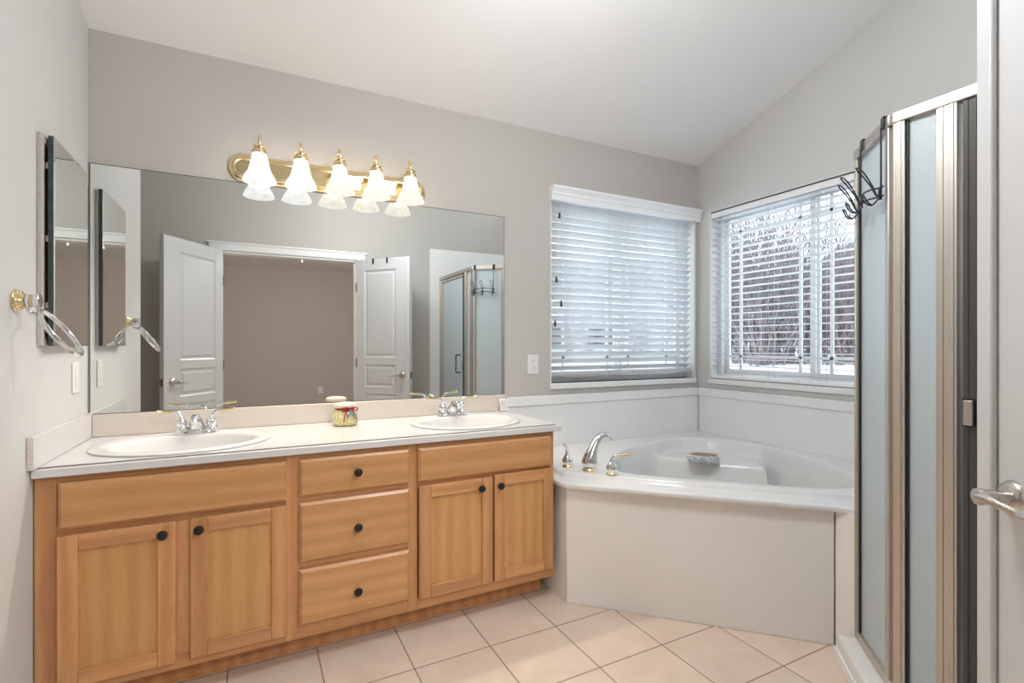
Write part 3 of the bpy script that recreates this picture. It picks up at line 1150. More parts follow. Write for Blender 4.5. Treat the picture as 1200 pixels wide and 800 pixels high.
for k, (ax_, az) in enumerate(((0.002, -0.016), (0.016, -0.022), (0.022, -0.034), (-0.010, -0.030))):
    c = bc + Vector((ax_, -0.014, az))
    b.lathe([(0.0, -0.016), (0.0055, -0.006), (0.0065, 0.004), (0.0, 0.016)], c, 10, cap0=False, cap1=False, sy=0.35)
b.tube([bc + Vector((0, -0.008, 0)), bc + Vector((0.004, -0.013, -0.010))], 0.0015, 6)
b.build('leaf_charm', M['pewter'], jar, angle=60)

# small white box leaning on the backsplash end
bx = empty('white_card', (1.848, -0.052, ZT + 0.0008), 0, 'small white box leaning at the right end of the backsplash', 'box')
b = MB()
ln = math.radians(10)
ax = (Vector((0.93, -0.37, 0)).normalized(), None, None)
nn = Vector((0.37, 0.93, 0)).normalized()
upv = (Vector((0, 0, 1)) * math.cos(ln) + Vector((-0.5, 0.5, 0)) * math.sin(ln)).normalized()
e1 = Vector((0.93, -0.37, 0)).normalized(); e2 = upv.cross(e1).normalized()
hh = 0.068
b.rbox(upv * (hh / 2) + Vector((0, 0, 0.0022)), (0.044, 0.020, hh), (e1, e2, upv))
b.build('box_body', M['plastic'], bx, bevel=0.003)
b = MB()
b.rbox(upv * (hh / 2) + Vector((0, 0, 0.0022)) - e2 * 0.0104, (0.032, 0.0006, hh * 0.7), (e1, e2, upv))
b.build('box_front', plain('pale_grey_print', (0.60, 0.60, 0.63), 0.4, nscale=120, nstr=0.0, cvar=0.15), bx)

# ---------------------------------------------------------------- wall mirror
b = MB()
b.cur = 0
mx0, mx1, mz0, mz1, my = 0.0055, 1.8705, 0.9055, 1.920, -0.0065
b.add([(mx0 + 0.003, my, mz0 + 0.002), (mx1 - 0.003, my, mz0 + 0.002), (mx1 - 0.003, my, mz1 - 0.003), (mx0 + 0.003, my, mz1 - 0.003)], [(0, 1, 2, 3)])
b.cur = 1
a = [(mx0, my + 0.001, mz0), (mx1, my + 0.001, mz0), (mx1, my + 0.001, mz1), (mx0, my + 0.001, mz1)]
i_ = [(mx0 + 0.003, my, mz0 + 0.002), (mx1 - 0.003, my, mz0 + 0.002), (mx1 - 0.003, my, mz1 - 0.003), (mx0 + 0.003, my, mz1 - 0.003)]
k_ = [(x, -0.0006, z) for x, y, z in a]
b.add(i_ + a + k_, [(0, 1, 5, 4), (1, 2, 6, 5), (2, 3, 7, 6), (3, 0, 4, 7), (4, 5, 9, 8), (5, 6, 10, 9), (6, 7, 11, 10), (7, 4, 8, 11), (8, 9, 10, 11)])
mo = b.build('wall_mirror', [M['mirror'], M['mirror_edge']], smooth=False)
tag(mo, 'wide frameless mirror on the back wall above the countertop', 'mirror')

# ---------------------------------------------------------------- medicine cabinet on the left wall
mc = empty('medicine_cabinet', (0.0, -0.311, 1.18), 0, 'medicine cabinet with a mirrored door on the left wall above the towel ring', 'medicine cabinet')
b = MB()
yy0, yy1, zz0, zz1 = -0.199, 0.199, 0.002, 0.664
frame_ring(b, lambda u, w_, d: (d, u, w_), yy0 - 0.030, yy1 - 0.004, zz0 + 0.002, zz1 - 0.002, 0.024, 0.0006, 0.012)
b.box(0.0006, 0.004, yy0, yy1 - 0.02, zz0 + 0.02, zz1 - 0.02)
b.build('cabinet_box', plain('beige_enamel_box', (0.55, 0.50, 0.46), 0.4, nstr=0.0), mc, bevel=0.001)
dr = bpy.data.objects.new('mirror_door', None); COL.objects.link(dr)
dr.parent = mc
dr.location = (0.0125, yy1, 0)
dr.rotation_euler = (0, 0, math.radians(0.9))
LD = yy1 - yy0
b = MB()
b.cur = 1
b.box(0.0, 0.0135, -LD, 0, zz0, zz1)

b = MB()
bw = 0.010
b.cur = 0
xm = 0.0145
b.add([(xm, -LD + bw, zz0 + bw), (xm, -bw, zz0 + bw), (xm, -bw, zz1 - bw), (xm, -LD + bw, zz1 - bw)], [(0, 1, 2, 3)])
b.add([(xm, -LD + bw, zz0 + bw), (xm, -bw, zz0 + bw), (xm, -bw, zz1 - bw), (xm, -LD + bw, zz1 - bw),
       (xm - 0.0012, -LD, zz0), (xm - 0.0012, 0, zz0), (xm - 0.0012, 0, zz1), (xm - 0.0012, -LD, zz1)],
      [(0, 4, 5, 1), (1, 5, 6, 2), (2, 6, 7, 3), (3, 7, 4, 0)])
b.cur = 1
b.add([(xm - 0.0012, -LD, zz0), (xm - 0.0012, 0, zz0), (xm - 0.0012, 0, zz1), (xm - 0.0012, -LD, zz1),
       (0, -LD, zz0), (0, 0, zz0), (0, 0, zz1), (0, -LD, zz1)],
      [(0, 4, 5, 1), (1, 5, 6, 2), (2, 6, 7, 3), (3, 7, 4, 0), (4, 5, 6, 7)])
b.build('mirror_glass', [M['mirror'], M['mirror_edge']], dr, smooth=False)
for z in (0.12, 0.33, 0.56):
    b = MB(); b.box(-0.0115, 0.0, -LD + 0.002, -LD + 0.016, z, z + 0.02)
    b.build('catch', M['nickel'], dr, bevel=0.001)

# ---------------------------------------------------------------- towel ring
tr_ = empty('towel_ring', (0.0, -0.70, 1.31), 0, 'chrome towel ring on a brass rosette on the left wall', 'towel ring')
b = MB()
b.lathe([(0.030, 0.0006), (0.031, 0.004), (0.0285, 0.007), (0.029, 0.010), (0.0255, 0.013), (0.026, 0.016), (0.021, 0.020), (0.017, 0.024)], (0, 0, 0), 32, 'x')
b.build('rosette', M['brass'], tr_, angle=25)
b = MB()
b.lathe([(0.0150, 0.024), (0.0185, 0.026), (0.0185, 0.034), (0.0160, 0.0345), (0.0160, 0.042), (0.0190, 0.0425), (0.0195, 0.054), (0.018, 0.056), (0.0, 0.0562)], (0, 0, 0), 32, 'x', cap1=False)
b.build('post', M['chrome'], tr_, angle=25)
b = MB()
b.lathe([(0.0164, 0.0352), (0.0176, 0.036), (0.0176, 0.041), (0.0164, 0.0418)], (0, 0, 0), 32, 'x')
b.build('gold_band', M['brass'], tr_, angle=25)
b = MB()
pts = smooth_pts([(0.030, 0, -0.012), (0.030, 0, -0.024), (0.034, 0, -0.033), (0.044, 0, -0.037), (0.054, 0, -0.036), (0.060, 0.0, -0.030)], 6)
b.tube(pts, [0.007 - 0.003 * i / (len(pts) - 1) for i in range(len(pts))], 12)
b.build('hook_arm', M['chrome'], tr_, angle=60)
b = MB()
e1 = Vector((0.56, 0, -0.83)).normalized(); e2 = Vector((0, 1, 0))
cc = Vector((0.058, 0, -0.030)) + e1 * 0.074
NN = e1.cross(e2).normalized()
R0 = 0.078
N_ = 72
vs = []
for k in range(N_):
    a = 2 * PI * k / N_
    rad = e1 * math.cos(a) + e2 * math.sin(a)
    for j in range(10):
        t = 2 * PI * j / 10
        vs.append(cc + rad * (R0 + 0.0030 * math.cos(t)) + NN * (0.0068 * math.sin(t)))
fs = [(k * 10 + j, k * 10 + (j + 1) % 10, ((k + 1) % N_) * 10 + (j + 1) % 10, ((k + 1) % N_) * 10 + j) for k in range(N_) for j in range(10)]
b.add(vs, fs)
b.build('ring', M['chrome'], tr_, angle=80)


# ---------------------------------------------------------------- switch and outlets
def wall_plate(name, loc, rz, label, kind):
    """plate in the local xz plane, facing local -y"""
    cat = 'light switch' if kind == 'switch' else 'electrical outlet'
    root = empty(name, loc, rz, label, cat)
    b = MB()
    b.box(-0.036, 0.036, -0.0065, -0.0006, 0.0, 0.116)
    b.build('plate', M['plastic'], root, bevel=0.003, seg=3)
    if kind == 'switch':
        b = MB(); b.box(-0.0165, 0.0165, -0.0090, -0.0066, 0.025, 0.091)
        b.build('rocker', M['plastic'], root, bevel=0.0015)
    else:
        for z in (0.035, 0.078):
            b = MB()
            b.lathe([(0.0165, 0.0), (0.0165, 0.0020), (0.0155, 0.0028)], (0, -0.0066, z), 24, '-y')
            r_ = b.build('receptacle', M['plastic'], root)
            b = MB()
            b.box(-0.0075, -0.0055, -0.0100, -0.0092, z - 0.001, z + 0.008)
            b.box(0.0055, 0.0075, -0.0100, -0.0092, z - 0.001, z + 0.006)
            b.lathe([(0.0024, 0.0), (0.0024, 0.0008)], (0, -0.0092, z - 0.008), 10, '-y')
            b.build('slot', M['slot'], r_)
    return root


wall_plate('light_switch', (0, -0.172, 1.006), PI / 2, 'white rocker switch plate on the left wall beneath the medicine cabinet', 'switch')
wall_plate('outlet', (2.060, 0, 1.014), 0, 'white outlet on the back wall between mirror and window', 'outlet')
wall_plate('outlet', (1.62, BY, 0.36), PI, 'white outlet low on the taupe bedroom wall, seen in the mirror', 'outlet')

# ---------------------------------------------------------------- vanity light bar
vl = empty('vanity_light', (0.947, 0, 1.985), 0, 'brass vanity light bar with five bell glass shades above the mirror', 'light fixture')


def stadium(hw, hh_, n=14):
    pts = []
    for k in range(n + 1):
        a = -PI / 2 + PI * k / n
        pts.append((hw - hh_ + hh_ * math.cos(a), hh_ * math.sin(a)))
    for k in range(n + 1):
        a = PI / 2 + PI * k / n
        pts.append((-(hw - hh_) + hh_ * math.cos(a), hh_ * math.sin(a)))
    return pts


b = MB()
lay = [(0.456, 0.0610, -0.0006), (0.456, 0.0610, -0.007), (0.450, 0.0550, -0.014), (0.441, 0.0460, -0.017), (0.437, 0.0420, -0.0235), (0.432, 0.0370, -0.0255), (0.428, 0.0330, -0.0235)]
vs = []
nst = None
for hw, hz, y in lay:
    p = stadium(hw, hz)
    nst = len(p)
    vs += [(x, y, z) for x, z in p]
fs = [tuple(range(nst)), tuple(reversed([(len(lay) - 1) * nst + k for k in range(nst)]))]
for i in range(len(lay) - 1):
    for k in range(nst):
        l = (k + 1) % nst
        fs.append((i * nst + k, i * nst + l, (i + 1) * nst + l, (i + 1) * nst + k))
b.add(vs, fs)
b.build('backplate', M['brass'], vl, angle=25)
YS = -0.130
for i in range(5):
    x = -0.3305 + 0.1676 * i
    b = MB()
    pts = smooth_pts([(x, -0.024, 0.0), (x, -0.045, 0.012), (x, -0.066, 0.060), (x, -0.090, 0.105), (x, -0.118, 0.116), (x, YS, 0.098), (x, YS, 0.060)], 7)
    b.tube(pts, 0.0052, 12)
    b.lathe([(0.017, 0.0235), (0.017, 0.027), (0.010, 0.031), (0.006, 0.034)], (x, 0, 0), 20, '-y')
    arm = b.build('arm', M['brass'], vl, angle=50)
    b = MB()
    b.lathe([(0.007, 0.074), (0.020, 0.070), (0.0265, 0.065), (0.0215, 0.060), (0.0215, 0.054), (0.028, 0.050), (0.0315, 0.040), (0.0315, 0.033), (0.024, 0.032)], (x, YS, 0), 28)
    b.build('socket_cap', M['brass'], arm, angle=25)
    b = MB()
    prof = [(0.0290, 0.036), (0.0305, 0.028), (0.0335, 0.012), (0.0385, -0.012), (0.0445, -0.036), (0.0520, -0.052), (0.0575, -0.059), (0.0610, -0.066), (0.0660, -0.080), (0.0690, -0.088)]
    inn = [(r - 0.003, h) for r, h in reversed(prof)]
    b.lathe(prof + inn, (x, YS, 0), 40, cap0=False, cap1=False)
    b.build('lamp_shade', M['shade_cool' if i < 2 else 'shade_warm'], arm, angle=60)
    ld = bpy.data.lights.new('bulb', 'POINT')
    ld.energy = VANITY_W[i]
    ld.color = VANITY_C[i]
    ld.shadow_soft_size = 0.022
    lo = bpy.data.objects.new('bulb', ld)
    COL.objects.link(lo)
    lo.parent = vl
    lo.location = (x, YS, -0.030)

# ---------------------------------------------------------------- corner bathtub
R2 = math.sqrt(2)


def tub_ab(x, y):
    return ((XR - x) - y) / R2, ((XR - x) + y) / R2


BAS = [(1.395, 0.30), (1.375, 0.42), (1.20, 0.465), (0.85, 0.455), (0.60, 0.30), (0.44, 0.225), (0.32, 0.09), (0.32, -0.13), (0.45, -0.345), (0.62, -0.44), (0.82, -0.56), (1.15, -0.63), (1.33, -0.57), (1.405, -0.40)]


def psdf(p, poly):
    x, y = p
    d = 1e9
    inside = False
    n = len(poly)
    for i in range(n):
        x1, y1 = poly[i]; x2, y2 = poly[(i + 1) % n]
        ex, ey = x2 - x1, y2 - y1
        t = max(0, min(1, ((x - x1) * ex + (y - y1) * ey) / (ex * ex + ey * ey)))
        dd = math.hypot(x - x1 - ex * t, y - y1 - ey * t)
        d = min(d, dd)
        if (y1 > y) != (y2 > y) and x < (x2 - x1) * (y - y1) / (y2 - y1) + x1:
            inside = not inside
    return d if inside else -d


def sst(a, b_, x):
    t = max(0.0, min(1.0, (x - a) / (b_ - a)))
    return t * t * (3 - 2 * t)


# basin outline rounded by Chaikin
for _ in range(2):
    nb_ = []
    for i in range(len(BAS)):
        p, q = BAS[i], BAS[(i + 1) % len(BAS)]
        nb_.append((p[0] * .75 + q[0] * .25, p[1] * .75 + q[1] * .25)); nb_.append((p[0] * .25 + q[0] * .75, p[1] * .25 + q[1] * .75))
    BAS = nb_

ZRIM, ZLIP = 0.579, 0.555


def tub_z(x, y):
    a, b_ = tub_ab(x, y)
    d = psdf((a, b_), BAS)
    # front lip lies one small step lower than the rim
    lipd = min(1.472 - a, 2.135 - (a + b_) * 1.0 if a > 1.0 else 9)
    z = ZLIP + (ZRIM - ZLIP) * sst(-0.006, 0.012, lipd)
    if d > -0.012:
        ea = 0.680 - 0.17 * b_
        deep = max(sst(ea - 0.035, ea + 0.035, a), sst(0.265, 0.325, b_), sst(0.315, 0.375, -b_))
        low = 0.500 + (0.165 - 0.500) * deep
        k = sst(-0.012, 0.045 + 0.045 * deep, d)
        z = z + (low - z) * k
    return z


tub = empty('corner_bathtub', (2.76, -0.62, 0.0), 0, 'white corner bathtub with a diagonal front panel below the two windows', 'bathtub')
TO = Vector((2.76, -0.62, 0.0))


def TB(b):
    b.v = [(x - TO.x, y - TO.y, z) for x, y, z in b.v]
    return b


DECK = [(1.856, -0.0135), (1.853, -0.640), (1.866, -0.668), (2.600, -1.404), (2.618, -1.418), (2.634, -1.455), (2.634, -1.522), (XR - 0.0135, -1.522), (XR - 0.0135, -0.0135)]
cx, cy = tub_ab(0, 0)
C0 = (XR - (1.02 + -0.06) / R2, -(1.02 - -0.06) / R2)    # centre of the basin floor
# outline samples
outl = []
for i in range(len(DECK)):
    p, q = DECK[i], DECK[(i + 1) % len(DECK)]
    L = math.hypot(q[0] - p[0], q[1] - p[1])
    k_n = max(1, int(L / 0.014))
    for k in range(k_n):
        t = k / k_n
        outl.append((p[0] + (q[0] - p[0]) * t, p[1] + (q[1] - p[1]) * t))
NO = len(outl)
NR = 96
vs = []
for r in range(1, NR + 1):
    t = r / NR
    for (x, y) in outl:
        px = C0[0] + (x - C0[0]) * t; py = C0[1] + (y - C0[1]) * t
        z = tub_z(px, py)
        if r == NR:
            z -= 0.0015
        vs.append((px, py, z))
# rolled front edge of the lip and its underside
for ins, dz in ((-0.0025, -0.005), (-0.0025, -0.021), (0.000, -0.024), (0.030, -0.024)):
    for (x, y) in outl:
        a, b_ = tub_ab(x, y)
        dx_, dy_ = C0[0] - x, C0[1] - y
        L = math.hypot(dx_, dy_)
        wall = (x > XR - 0.02) or (y > -0.02)
        s_ = max(0.0, ins) if wall else ins
        vs.append((x + dx_ / L * s_, y + dy_ / L * s_, ZLIP + dz))
vs.append((C0[0], C0[1], tub_z(*C0)))
fs = []
for r in range(NR + 3):
    for k in range(NO):
        l = (k + 1) % NO
        fs.append((r * NO + k, r * NO + l, (r + 1) * NO + l, (r + 1) * NO + k))
ci = len(vs) - 1
for k in range(NO):
    fs.append((ci, (k + 1) % NO, k))
b = MB(); b.add(vs, fs)
TB(b).build('tub_shell', M['tub'], tub, angle=75)
b = MB()
t_ = 0.014
b.zprism([(1.874, -0.642), (2.629, -1.401), (2.629 + t_ * 1.2, -1.401 + t_ * .2), (1.874 + t_, -0.642 + t_ * .41)], 0.0005, 0.5305)
TB(b).build('front_panel', M['apron'], tub, bevel=0.002)
b = MB()
b.zprism([(1.874, -0.640), (1.874 + t_, -0.634), (1.874 + t_, -0.014), (1.874, -0.014)], 0.0005, 0.5305)
TB(b).build('side_panel', M['apron'], tub, bevel=0.002)
b = MB()
da, db = 1.0, -0.08
dxp = XR - (da + db) / R2; dyp = -(da - db) / R2
b.lathe([(0.032, 0.166), (0.032, 0.1705), (0.024, 0.172), (0.0, 0.172)], (dxp, dyp, 0), 24, cap1=False)
TB(b).build('drain', M['chrome'], tub)


# tub faucet: spout and two lever handles standing on the rim
tf = empty('tub_faucet', (2.036, -0.595, ZRIM), 0, 'chrome and gold tub faucet with curved spout and two lever handles on the tub rim', 'tub faucet')


def sub(name, loc, rz):
    o = bpy.data.objects.new(name, None)
    COL.objects.link(o)
    o.empty_display_size = 0.03
    o.parent = tf
    o.location = Vector(loc) - Vector(tf.location)
    o.rotation_euler = (0, 0, rz)
    return o


def lever_handle(loc, rz):
    root = sub('handle', loc, rz)
    b = MB(); b.lathe([(0.0255, 0.0), (0.027, 0.003), (0.0255, 0.007), (0.021, 0.012)], (0, 0, 0), 28)
    b.build('base_ring', M['brass'], root, angle=30)
    b = MB()
    b.lathe([(0.021, 0.012), (0.026, 0.022), (0.0275, 0.032), (0.025, 0.042), (0.0185, 0.052), (0.0125, 0.060), (0.0095, 0.068), (0.0075, 0.074)], (0, 0, 0), 28)
    pts = smooth_pts([(0, 0, 0.070), (0.004, 0, 0.082), (0.016, 0, 0.090), (0.032, 0, 0.091)], 6)
    b.tube(pts, [0.0080 - 0.002 * i / (len(pts) - 1) for i in range(len(pts))], 12)
    b.build('body', M['chrome'], root, angle=60)
    b = MB()
    pts = smooth_pts([(0.030, 0, 0.091), (0.055, 0, 0.091), (0.080, 0, 0.094), (0.088, 0, 0.095)], 5)
    b.tube(pts, [0.0060 + 0.0014 * math.sin(i / (len(pts) - 1) * PI * 0.9) for i in range(len(pts))], 12)
    b.build('lever', M['brass'], root, angle=60)
    return root


lever_handle((1.984, -0.483, ZRIM), math.radians(68))
lever_handle((2.085, -0.705, ZRIM), math.radians(-28))
sp = sub('spout', (2.036, -0.595, ZRIM), math.radians(-2))
b = MB(); b.lathe([(0.034, 0.0), (0.0355, 0.004), (0.033, 0.010), (0.026, 0.016)], (0, 0, 0), 32)
b.build('base_ring', M['brass'], sp, angle=30)
b = MB()
sec = [((0, 0, 0.014), 0.026, 0.026), ((0, 0, 0.028), 0.036, 0.036), ((0.001, 0, 0.045), 0.0385, 0.0385), ((0.005, 0, 0.066), 0.034, 0.034), ((0.016, 0, 0.095), 0.025, 0.026),
       ((0.030, 0, 0.125), 0.0205, 0.0225), ((0.047, 0, 0.150), 0.0185, 0.021), ((0.068, 0, 0.166), 0.0170, 0.020), ((0.090, 0, 0.167), 0.016, 0.019), ((0.107, 0, 0.156), 0.0155, 0.0185), ((0.115, 0, 0.142), 0.015, 0.018), ((0.117, 0, 0.136), 0.0125, 0.015)]
n = 24
vs = []
for i, (c, r1, r2) in enumerate(sec):
    a = Vector(sec[max(0, i - 1)][0]); d = Vector(sec[min(len(sec) - 1, i + 1)][0])
    t = (d - a).normalized()
    sy = Vector((0, 1, 0)); sx = sy.cross(t).normalized()
    for k in range(n):
        an = 2 * PI * k / n
        vs.append(Vector(c) + sx * (r1 * math.cos(an)) + sy * (r2 * math.sin(an)))
fs = [tuple(reversed(range(n))), tuple((len(sec) - 1) * n + k for k in range(n))]
for i in range(len(sec) - 1):
    for k in range(n):
        l = (k + 1) % n
        fs.append((i * n + k, i * n + l, (i + 1) * n + l, (i + 1) * n + k))
b.add(vs, fs)
b.build('spout_body', M['chrome'], sp, angle=70)

# stone dish on the tub seat
dish = empty('stone_dish', (2.925, -0.490, 0.5005), math.radians(-38), 'oval speckled grey stone dish on the corner seat of the tub', 'dish')
b = MB()
b.lathe([(0.062, 0.0), (0.078, 0.004), (0.088, 0.016), (0.090, 0.030), (0.086, 0.044), (0.081, 0.0475)], (0, 0, 0), 48, cap1=False, sy=0.66)
b.build('dish_shell', M['stone'], dish, angle=70)
b = MB()
b.lathe([(0.081, 0.0475), (0.076, 0.0485), (0.073, 0.046), (0.066, 0.026), (0.045, 0.016), (0.0, 0.014)], (0, 0, 0), 48, cap0=False, cap1=False, sy=0.66)
b.build('hollow', plain('brown_stone', (0.34, 0.26, 0.18), 0.5, nscale=80, nstr=0.1, cvar=0.25), dish, angle=70)

# ---------------------------------------------------------------- neo-angle shower
CO = Vector((2.395, -1.725, 0))      # corner post
A1 = Vector((2.618, -1.502, 0))      # end of the diagonal panel at the knee wall
DD = (A1 - CO).normalized()
DN = Vector((-DD.y, DD.x, 0))        # outward normal of diagonal panel (towards the tub front)
YE = YF + 0.014
ZH = 1.915
UP = Vector((0, 0, 1))

base = empty('shower_pan', (2.9, -2.05, 0), 0, 'white shower base with a raised curb at the tiled floor', 'shower base')
b = MB()
inp = [(2.43, YF + 0.06), (2.43, -1.742), (2.64, -1.555), (2.665, -1.555), (XR - 0.05, -1.555), (XR - 0.05, YF + 0.06)]
# curb as ring: outer wall, sloped top, inner wall, floor
zt0 = 0.085
vs = []
sc_pts = [(2.318, YF + 0.0125), (2.318, -1.697), (2.5655, -1.4495), (2.630, -1.5215), (XR - 0.0125, -1.5215), (XR - 0.0125, YF + 0.0125)]
n = 6
for pts, z in ((sc_pts, 0.0005), (sc_pts, zt0 - 0.012), ([(x + 0.008 if x < 2.5 else x, y) for x, y in sc_pts], zt0), (inp, zt0 + 0.004), (inp, 0.03)):
    vs += [(x - 2.9, y + 2.05, z) for x, y in pts]
fs = [tuple(reversed(range(n))), tuple(4 * n + k for k in range(n))]
for i in range(4):
    for k in range(n):
        l = (k + 1) % n
        fs.append((i * n + k, i * n + l, (i + 1) * n + l, (i + 1) * n + k))
b.add(vs, fs)
b.build('curb', M['tub'], base, bevel=0.004, seg=3)
b = MB()
q0 = Vector((2.5655, -1.4495, 0)); q1 = Vector((2.318, -1.697, 0))
mid = (q0 + q1) / 2 + DN * 0.006 - Vector((2.9, -2.05, 0))
b.rbox(mid + Vector((0, 0, 0.022)), ((q0 - q1).length, 0.010, 0.043), (DD, DN, UP))
b.build('base_strip', M['white'], base, bevel=0.002)

se = empty('shower_enclosure', (CO.x, CO.y, zt0), 0, 'neo-angle shower enclosure with obscure glass in champagne metal frames', 'shower enclosure')


def SE(b):
    b.v = [(x - CO.x, y - CO.y, z - zt0) for x, y, z in b.v]
    return b


ZB = zt0 + 0.005
EY = Vector((0, -1, 0)); EX = Vector((-1, 0, 0))
# header, in two runs
b = MB()
L = (A1 - CO).length
b.rbox(CO + DD * (L / 2) + UP * (ZH - 0.018), (L + 0.006, 0.040, 0.036), (DD, DN, UP))
SE(b).build('header', M['alu'], se, bevel=0.004)
b = MB()
L2 = CO.y - YE
b.rbox(CO + EY * (L2 / 2) + UP * (ZH - 0.018), (L2, 0.040, 0.036), (EY, EX, UP))
SE(b).build('header', M['alu'], se, bevel=0.004)
# bottom rails
b = MB()
b.rbox(CO + DD * (L / 2) + UP * (ZB + 0.014), (L + 0.006, 0.034, 0.028), (DD, DN, UP))
SE(b).build('bottom_rail', M['alu'], se, bevel=0.004)
b = MB()
b.rbox(CO + EY * (L2 / 2) + UP * (ZB + 0.010), (L2, 0.034, 0.020), (EY, EX, UP))
SE(b).build('bottom_rail', M['alu'], se, bevel=0.004)
ZP0, ZP1 = ZB + 0.020, ZH - 0.036


def post(p, ax, wd, dp, name='post', mat='alu', z0=ZP0, z1=ZP1, bev=0.003, parent=None, ribs=0):
    b = MB()
    ey = Vector((-ax.y, ax.x, 0))
    b.rbox(p + UP * ((z0 + z1) / 2), (wd, dp, z1 - z0), (ax, ey, UP))
    for i in range(ribs):
        t = (i + 0.5) / ribs - 0.5
        for s_ in (-1, 1):
            b.rbox(p + ax * (t * wd) + ey * (s_ * (dp / 2 + 0.0012)) + UP * ((z0 + z1) / 2), (wd / ribs * 0.45, 0.0024, z1 - z0), (ax, ey, UP))
    return SE(b).build(name, M[mat], parent or se, bevel=bev)


post(A1 - DD * 0.012, DD, 0.022, 0.034, ribs=1)                   # wall post of the diagonal panel
post(A1 - DD * 0.0265, DD, 0.006, 0.020, 'seal', 'dark', bev=0)
post(CO + DD * 0.020, DD, 0.026, 0.034)                            # corner post, diagonal leg
post(CO + EY * 0.018, EY, 0.032, 0.034, ribs=1)                    # corner post, door leg
post(CO + EY * 0.0375, EY, 0.006, 0.018, 'seal', 'dark', bev=0)
pS = Vector((CO.x, -1.864, 0))
post(pS, EY, 0.050, 0.036, ribs=2)                                 # strike post
pW = Vector((CO.x, YE + 0.016, 0))
post(pW, EY, 0.030, 0.034)                                         # wall post
# knee wall glass side posts / return panel
post(A1 + Vector((0.020, -0.004, 0)), Vector((1, 0, 0)), 0.016, 0.022, z0=0.581)
post(Vector((XR - 0.024, A1.y - 0.004, 0)), Vector((1, 0, 0)), 0.020, 0.022, z0=0.581)
b = MB(); b.box(A1.x + 0.012, XR - 0.0135, A1.y - 0.017, A1.y + 0.009, ZH - 0.036, ZH)
SE(b).build('header', M['alu'], se, bevel=0.003)


def glass(p0, p1, z0, z1, name='glass_panel', parent=None, th=0.005):
    b = MB()
    d = (p1 - p0); Lg = d.length; d.normalize()
    ey = Vector((-d.y, d.x, 0))
    b.rbox((p0 + p1) / 2 + UP * ((z0 + z1) / 2), (Lg, th, z1 - z0), (d, ey, UP))
    return SE(b).build(name, M['frost'], parent or se, smooth=False)


glass(CO + DD * 0.032, A1 - DD * 0.024, ZP0 + 0.008, ZP1 + 0.002)
glass(CO + EY * 0.036, Vector((CO.x, -1.840, 0)), ZP0, ZP1 + 0.002)
glass(Vector((A1.x + 0.027, A1.y - 0.004, 0)), Vector((XR - 0.032, A1.y - 0.004, 0)), 0.583, ZH - 0.034)
# door
dY0, dY1 = -1.897, YE + 0.034
dr2 = bpy.data.objects.new('shower_door', None); COL.objects.link(dr2)
dr2.parent = se
zd0, zd1 = ZB + 0.024, ZH - 0.040
post(Vector((CO.x, dY0 - 0.022, 0)), EY, 0.036, 0.030, 'door_stile', 'gasket', zd0, zd1, 0.003, dr2, ribs=2)
post(Vector((CO.x, dY1 + 0.022, 0)), EY, 0.040, 0.030, 'door_stile', 'alu', zd0, zd1, 0.003, dr2, ribs=1)
for z in (zd0 + 0.012, zd1 - 0.014):
    b = MB()
    ya, yb = dY0 - 0.041, dY1 + 0.043
    b.box(CO.x - 0.014, CO.x + 0.014, ya, yb, z - 0.014, z + 0.014)
    SE(b).build('door_rail', M['alu'], dr2, bevel=0.003)
glass(Vector((CO.x, dY0 - 0.039, 0)), Vector((CO.x, dY1 + 0.041, 0)), zd0 + 0.024, zd1 - 0.026, 'door_glass', dr2)
b = MB()
yh = -1.995
pts = smooth_pts([(CO.x - 0.014, yh, 1.090), (CO.x - 0.040, yh, 1.090), (CO.x - 0.050, yh, 1.078), (CO.x - 0.050, yh, 1.005), (CO.x - 0.050, yh, 0.932), (CO.x - 0.040, yh, 0.920), (CO.x - 0.014, yh, 0.920)], 7)
pts = [(x, y - 0.03 * (1 if True else 0), z) for x, y, z in pts]
b.tube([(CO.x - 0.003, yh - 0.03, 1.090)] + pts + [(CO.x - 0.003, yh - 0.03, 0.920)], 0.0075, 12)
SE(b).build('door_handle', M['nickel_dark'], dr2, angle=60)
b = MB()
b.box(CO.x - 0.0175, CO.x - 0.0155, -1.938, -1.900, 0.955, 1.035)
SE(b).build('latch_plate', M['dark'], dr2)
b = MB()
b.box(CO.x - 0.030, CO.x - 0.018, -1.928, -1.906, 0.960, 1.030)
SE(b).build('latch', M['nickel'], dr2, bevel=0.002)

# over-the-glass hook rack hanging on the diagonal header
hk = empty('hook_rack', (0, 0, 0), 0, 'dark wire over-the-door hook rack hanging on the shower header', 'hook rack')
mp_ = CO + DD * 0.122
K0 = 0.028


def HP(s_, o_, z):
    """point on the rack: s along the panel from its middle, o outwards, z up"""
    return mp_ + DD * s_ + DN * o_ + UP * z


hk.location = HP(0, K0, 1.66)
hl = hk.location.copy()


def HK(b):
    b.v = [tuple(Vector(p) - hl) for p in b.v]
    return b


